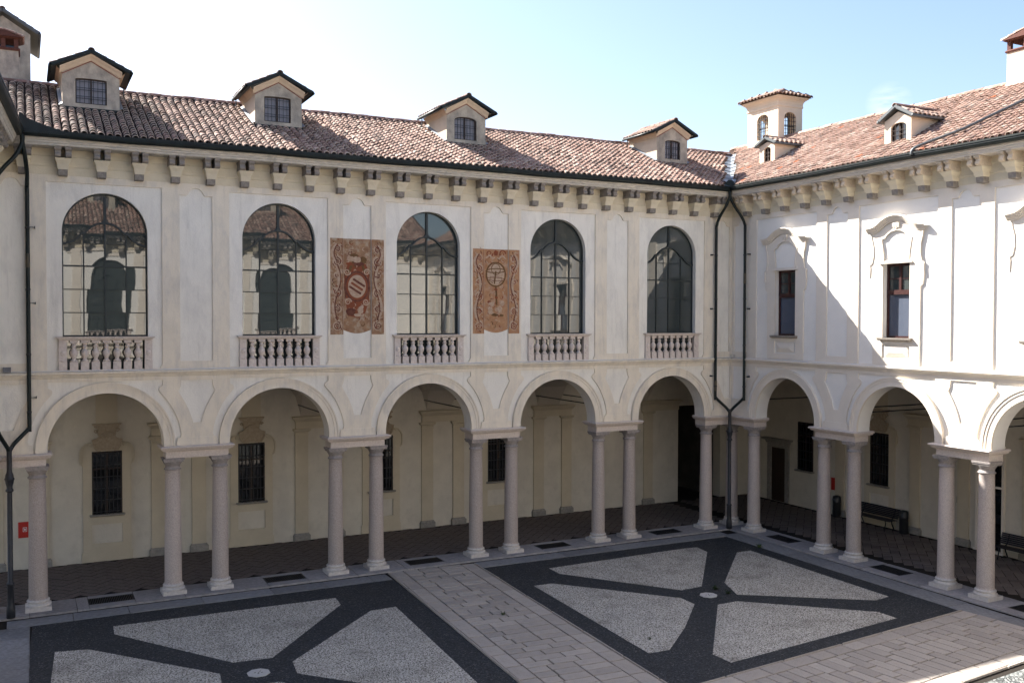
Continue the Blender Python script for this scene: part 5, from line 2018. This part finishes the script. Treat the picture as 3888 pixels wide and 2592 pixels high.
# stylobate carrying the columns
FLOOR = sheet('arcade_floor', [(-31, -.41), (-.41, -.41), (-.41, -31.5), (5.6, -31.5), (5.6, 13.4), (-31, 13.4)], -.02, 'joint')
GR = [(-22.8, .30), (-17.72, .26), (-12.98, .16), (-7.95, .2), (-2.95, .2)]
grE = [2.66, 7.66, 12.7]


def styl_run(fixed, lo, hi, holes_, horizontal=True):
    """slabs of the stylobate leaving the grating pits open"""
    s = lo
    P_ = FLOOR
    while s < hi-.01:
        q = R.uniform(1.1, 1.8)
        nxt = [h for h in holes_ if h-.62 >= s-.01]
        if nxt and s+q > nxt[0]-.62:
            q = nxt[0]-.62-s
            if q > .1:
                _st(fixed, s, q, horizontal, 0, 1.3)
            s = nxt[0]-.62
            _st(fixed, s, 1.24, horizontal, 0, .38)
            _st(fixed, s, 1.24, horizontal, 1.06, .24)
            s += 1.24
            continue
        q = min(q, hi-s)
        _st(fixed, s, q, horizontal, 0, 1.3)
        s += q


def _st(fixed, s, q, horizontal, off, wd):
    if horizontal:
        stone(FLOOR, PST, 'stylobate_slab', s+q/2, fixed+off+wd/2, 0, q, wd, gap=.012, jz=.001)
    else:
        stone(FLOOR, PST, 'stylobate_slab', fixed+off+wd/2, -(s+q/2), 0, wd, q, gap=.012, jz=.001)


styl_run(-.42, -31, -.42, [g[0] for g in GR])
styl_run(-.42, -.88, 31, grE, False)


def grate(x, y, lx, ly, label):
    G = empty('floor_grate', (x, y, -.012))
    tag(G, label, 'floor grate', 'iron floor grates between the columns')
    m = MB()
    m.box(-lx/2, lx/2, -ly/2, ly/2, -.06, -.05)
    m.build('pit', 'dark', G)
    m = MB()
    t = .02
    m.box(-lx/2, lx/2, -ly/2, -ly/2+t, -.03, .008); m.box(-lx/2, lx/2, ly/2-t, ly/2, -.03, .008)
    m.box(-lx/2, -lx/2+t, -ly/2+t, ly/2-t, -.03, .008); m.box(lx/2-t, lx/2, -ly/2+t, ly/2-t, -.03, .008)
    m.build('grate_frame', 'iron', G)
    m = MB()
    if lx > ly:
        for i in range(1, 26):
            xx = -lx/2+lx*i/26
            m.box(xx-.006, xx+.006, -ly/2+t, ly/2-t, -.025, .003)
    else:
        for i in range(1, 26):
            yy = -ly/2+ly*i/26
            m.box(-lx/2+t, lx/2-t, yy-.006, yy+.006, -.025, .003)
    o = m.build('grate_bars', 'iron', G)


nth = ['leftmost arch', 'second arch from the left', 'middle arch', 'fourth arch from the left', 'fifth arch, left of the corner downpipe']
for (x, y), t in zip(GR, nth):
    grate(x, .29, 1.22, .66, 'dark iron grate in the step under the '+t)
for y, t in zip(grE[:2], ('first arch right of the corner downpipe', 'second arch right of the corner downpipe')):
    grate(.29, -y, .66, 1.22, 'dark iron grate in the step under the '+t)
grate(.29, -grE[2], .66, 1.22, 'dark iron grate in the step beyond the two right hand columns')

# herringbone floor
def herring(x0, x1, y0, y1, maxn):
    a, b = .64, .30
    lst = []
    q = math.radians(45)
    cx, cy = (x0+x1)/2, (y0+y1)/2
    # running-bond pairs laid at 45 degrees to the walls
    out = []
    ca, sa = math.cos(q), math.sin(q)
    for k in range(-60, 60):
        for m_ in range(-60, 60):
            # V pattern: vertical and horizontal bricks, ratio about 2:1
            bx = k*b + m_*2*b
            by = k*b - m_*2*b*0
            X = k*b+m_*2*b*1.0
            Y = k*b-m_*2*b*1.0
            for (dx, dy, w1, h1) in ((b, .5*b, 2*b, b), (.5*b, b*2.0, b, 2*b)):
                ux, uy = X+dx, Y+dy
                wx = cx+ux*ca-uy*sa
                wy = cy+ux*sa+uy*ca
                if x0+.2 < wx < x1-.1 and y0 < wy < y1:
                    out.append((wx, wy, w1, h1))
    return out


hb = herring(.92, 5.35, -13.5, 5.1, 300)
hb = sorted(set((round(a, 3), round(b, 3), c, d) for a, b, c, d in hb), key=lambda t: (t[0]-CAMX)**2+(t[1]-CAMY)**2)
hb2 = herring(-26.5, .92, .95, 5.1, 300)
hb2 = sorted(set((round(a, 3), round(b, 3), c, d) for a, b, c, d in hb2))
for (x, y, w1, h1) in hb[:230]:
    stone(FLOOR, PPV, 'floor_paver', x, y, -.004, w1, h1, PI/4, .02, .002)
rest = MB()
for (x, y, w1, h1) in hb[230:]+hb2:
    c, s = math.cos(PI/4), math.sin(PI/4)
    w1 -= .018; h1 -= .018
    z = -.004+R.uniform(-.003, .003)
    rest.add([(x+c*dx-s*dy, y+s*dx+c*dy, z) for dx, dy in ((-w1/2, -h1/2), (w1/2, -h1/2), (w1/2, h1/2), (-w1/2, h1/2))], [(0, 1, 2, 3)])
o = rest.build('floor_paver_field', 'paver', FLOOR)
tag(o, kind='stuff')


# drains in the middle of each bed
def drain(x, y, label):
    D = MB()
    n = 8
    D.lathe([(.27, -.08), (.27, -.062), (.255, -.058), (0.001, -.056)], 0, 0, n, smooth=False)
    o = D.build('drain_cover', 'pebdrain', None, loc=(x, y, 0), rot=(0, 0, PI/8))
    tag(o, label, 'drain cover', 'octagonal stone drain covers')
    h = MB()
    for a, b in ((0, 0), (.07, .04), (-.07, .04), (.05, -.06), (-.05, -.06)):
        h.box(a-.02, a+.02, b-.012, b+.012, -.057, -.0545)
    h.build('drain_slot', 'dark', o)


drain(-20.2, -7.37, 'pale octagonal stone drain cover in the cobbled bed at lower left')
drain(-6.76, -7.08, 'pale octagonal stone drain cover in the far cobbled bed near the corner')

# ------------------------------------------------------------------ small things in the arcades
def bench(x, y, L, label):
    B = empty('bench', (x, y, 0))
    tag(B, label, 'bench', 'dark slatted benches against the arcade wall')
    # local: long side along y, back towards +x
    for i in range(7):
        m = MB()
        m.box(-.028, .028, -L/2, L/2, -.012, .012)
        m.build('seat_slat', 'benchw', B, loc=(-.48+i*.065, 0, .44-.006*abs(i-3)))
    for i in range(6):
        m = MB()
        m.box(-.028, .028, -L/2, L/2, -.012, .012)
        m.build('back_slat', 'benchw', B, loc=(-.02+i*.022, 0, .50+i*.062), rot=(0, math.radians(-72), 0))
    for s in (-1, 1):
        m = MB()
        m.tube([(-.50, s*(L/2-.25), 0), (-.42, s*(L/2-.25), .30), (-.46, s*(L/2-.25), .42), (-.1, s*(L/2-.25), .42), (0, s*(L/2-.25), .48), (.13, s*(L/2-.25), .82)], .022, 6)
        m.tube([(.05, s*(L/2-.25), 0), (-.08, s*(L/2-.25), .25), (-.1, s*(L/2-.25), .42)], .022, 6)
        m.build('bench_leg', 'iron', B)


bench(5.16, -2.75, 2.0, 'dark slatted bench under the grilled window, between the two litter bins')
bench(5.16, -9.1, 2.0, 'dark slatted bench at the right edge, past the tall glazed door')


def litter_bin(x, y, label):
    m = MB()
    m.lathe([(.15, 0), (.165, .03), (.165, .60), (.172, .61), (.172, .63), (.165, .64), (.165, .80), (.15, .86), (.08, .89), (.001, .895)], 0, 0, 20)
    B = m.build('litter_bin', 'bin', None, loc=(x, y, 0))
    tag(B, label, 'litter bin', 'black cylindrical litter bins')
    m = MB()
    m.add([(-.169, -.07, .68), (-.169, .07, .68), (-.169, .07, .77), (-.169, -.07, .77)], [(0, 3, 2, 1)])
    m.box(-.178, -.15, -.07, .07, .68, .77)
    m.build('bin_slot', 'leadgrey', B)


litter_bin(5.12, -.62, 'black litter bin left of the bench, under the red fire sign')
litter_bin(5.06, -4.08, 'black litter bin right of the bench, beside the pilaster')

# red fire signs
S = MB()
S.box(-.17, .17, -.01, .01, 0, .52)
o = S.build('fire_sign', 'signred', None, loc=(-25.06+.0, 5.18, 1.03))
tag(o, 'red fire point sign on the wall behind the leftmost column', 'sign')
s_ = MB(); s_.box(-.035, .085, -.014, -.010, .20, .34); s_.build('sign_border', 'signwhite', o)
s_ = MB(); s_.box(-.022, .072, -.017, -.014, .214, .326); s_.build('sign_field', 'signred', o)
s_ = MB(); s_.lathe([(.030, 0), (.030, .003)], 0, 0, 12, cap=True)
oo = s_.build('sign_emblem', 'signwhite', o, loc=(.025, -.017, .27), rot=(PI/2, 0, 0))
S = MB()
S.box(-.01, .01, -.155, .155, 0, .52)
o = S.build('fire_sign', 'signred', None, loc=(5.37, -.22, 1.03))
tag(o, 'plain red sign on the wall of the right arcade above a litter bin', 'sign')

# wall plaques
def rr_loop(w_, h_, r, n=5):
    out = []
    for cx, cz, a0 in ((w_/2-r, h_/2-r, 0), (-w_/2+r, h_/2-r, 90), (-w_/2+r, -h_/2+r, 180), (w_/2-r, -h_/2+r, 270)):
        out += arc(cx, cz, r, a0, a0+90, n)
    return out


for (y, w_, h_, z, lb) in ((-6.42, .52, .30, 1.64, 'small grey rounded plaque beside the tall glazed door'), (-9.0, .45, .62, 1.42, 'tall grey rounded plaque at the right edge above the bench')):
    m = MB()
    m.plate([rr_loop(w_, h_, .06)], -.02, 0)
    for k in range(4):
        zz = h_*.28-k*h_*.17
        m.box(-w_*.36, w_*(.36-.1*(k % 2)), -.022, -.02, zz-.006, zz+.006)
    o = m.build('plaque', 'plaquem', None, loc=(5.39, y, z), rot=(0, 0, -PI/2))
    tag(o, lb, 'plaque')

# weeds
def weed(x, y, z, r, n, label):
    m = MB()
    for i in range(n):
        a = R.uniform(0, 2*PI); L = r*R.uniform(.4, 1); h = r*R.uniform(.15, .7)
        w_ = r*.07
        dx, dy = math.cos(a), math.sin(a)
        ox, oy = R.uniform(-r*.3, r*.3), R.uniform(-r*.2, r*.2)
        m.add([(ox-dy*w_, oy+dx*w_, 0), (ox+dy*w_, oy-dx*w_, 0), (ox+dx*L*.6+dy*w_*.8, oy+dy*L*.6-dx*w_*.8, h), (ox+dx*L*.6-dy*w_*.8, oy+dy*L*.6+dx*w_*.8, h), (ox+dx*L, oy+dy*L, h*.8)], [(0, 1, 2, 3), (3, 2, 4)])
    o = m.build('weed', 'weed', None, loc=(x, y, z))
    tag(o, label, 'weed')


weed(-13.15, -6.05, -.055, .13, 22, 'small green weed growing in a joint halfway down the middle path')
weed(-1.25, -3.1, -.08, .2, 40, 'low green weed against the slabs of the right hand walk')
weed(-10.65, -9.55, -.08, .10, 18, 'little weed in the tip of the pale pebble bed beside the middle path')
weed(-6.15, -6.65, -.08, .18, 40, 'dark tuft of weed beside the far drain cover')
weed(-6.1, -7.2, -.08, .16, 30, 'dark tuft of weed right of the far drain cover')

# ------------------------------------------------------------------ clean up
def kill(o):
    for c in list(o.children):
        kill(c)
    bpy.data.objects.remove(o, do_unlink=True)


kill(STORE)
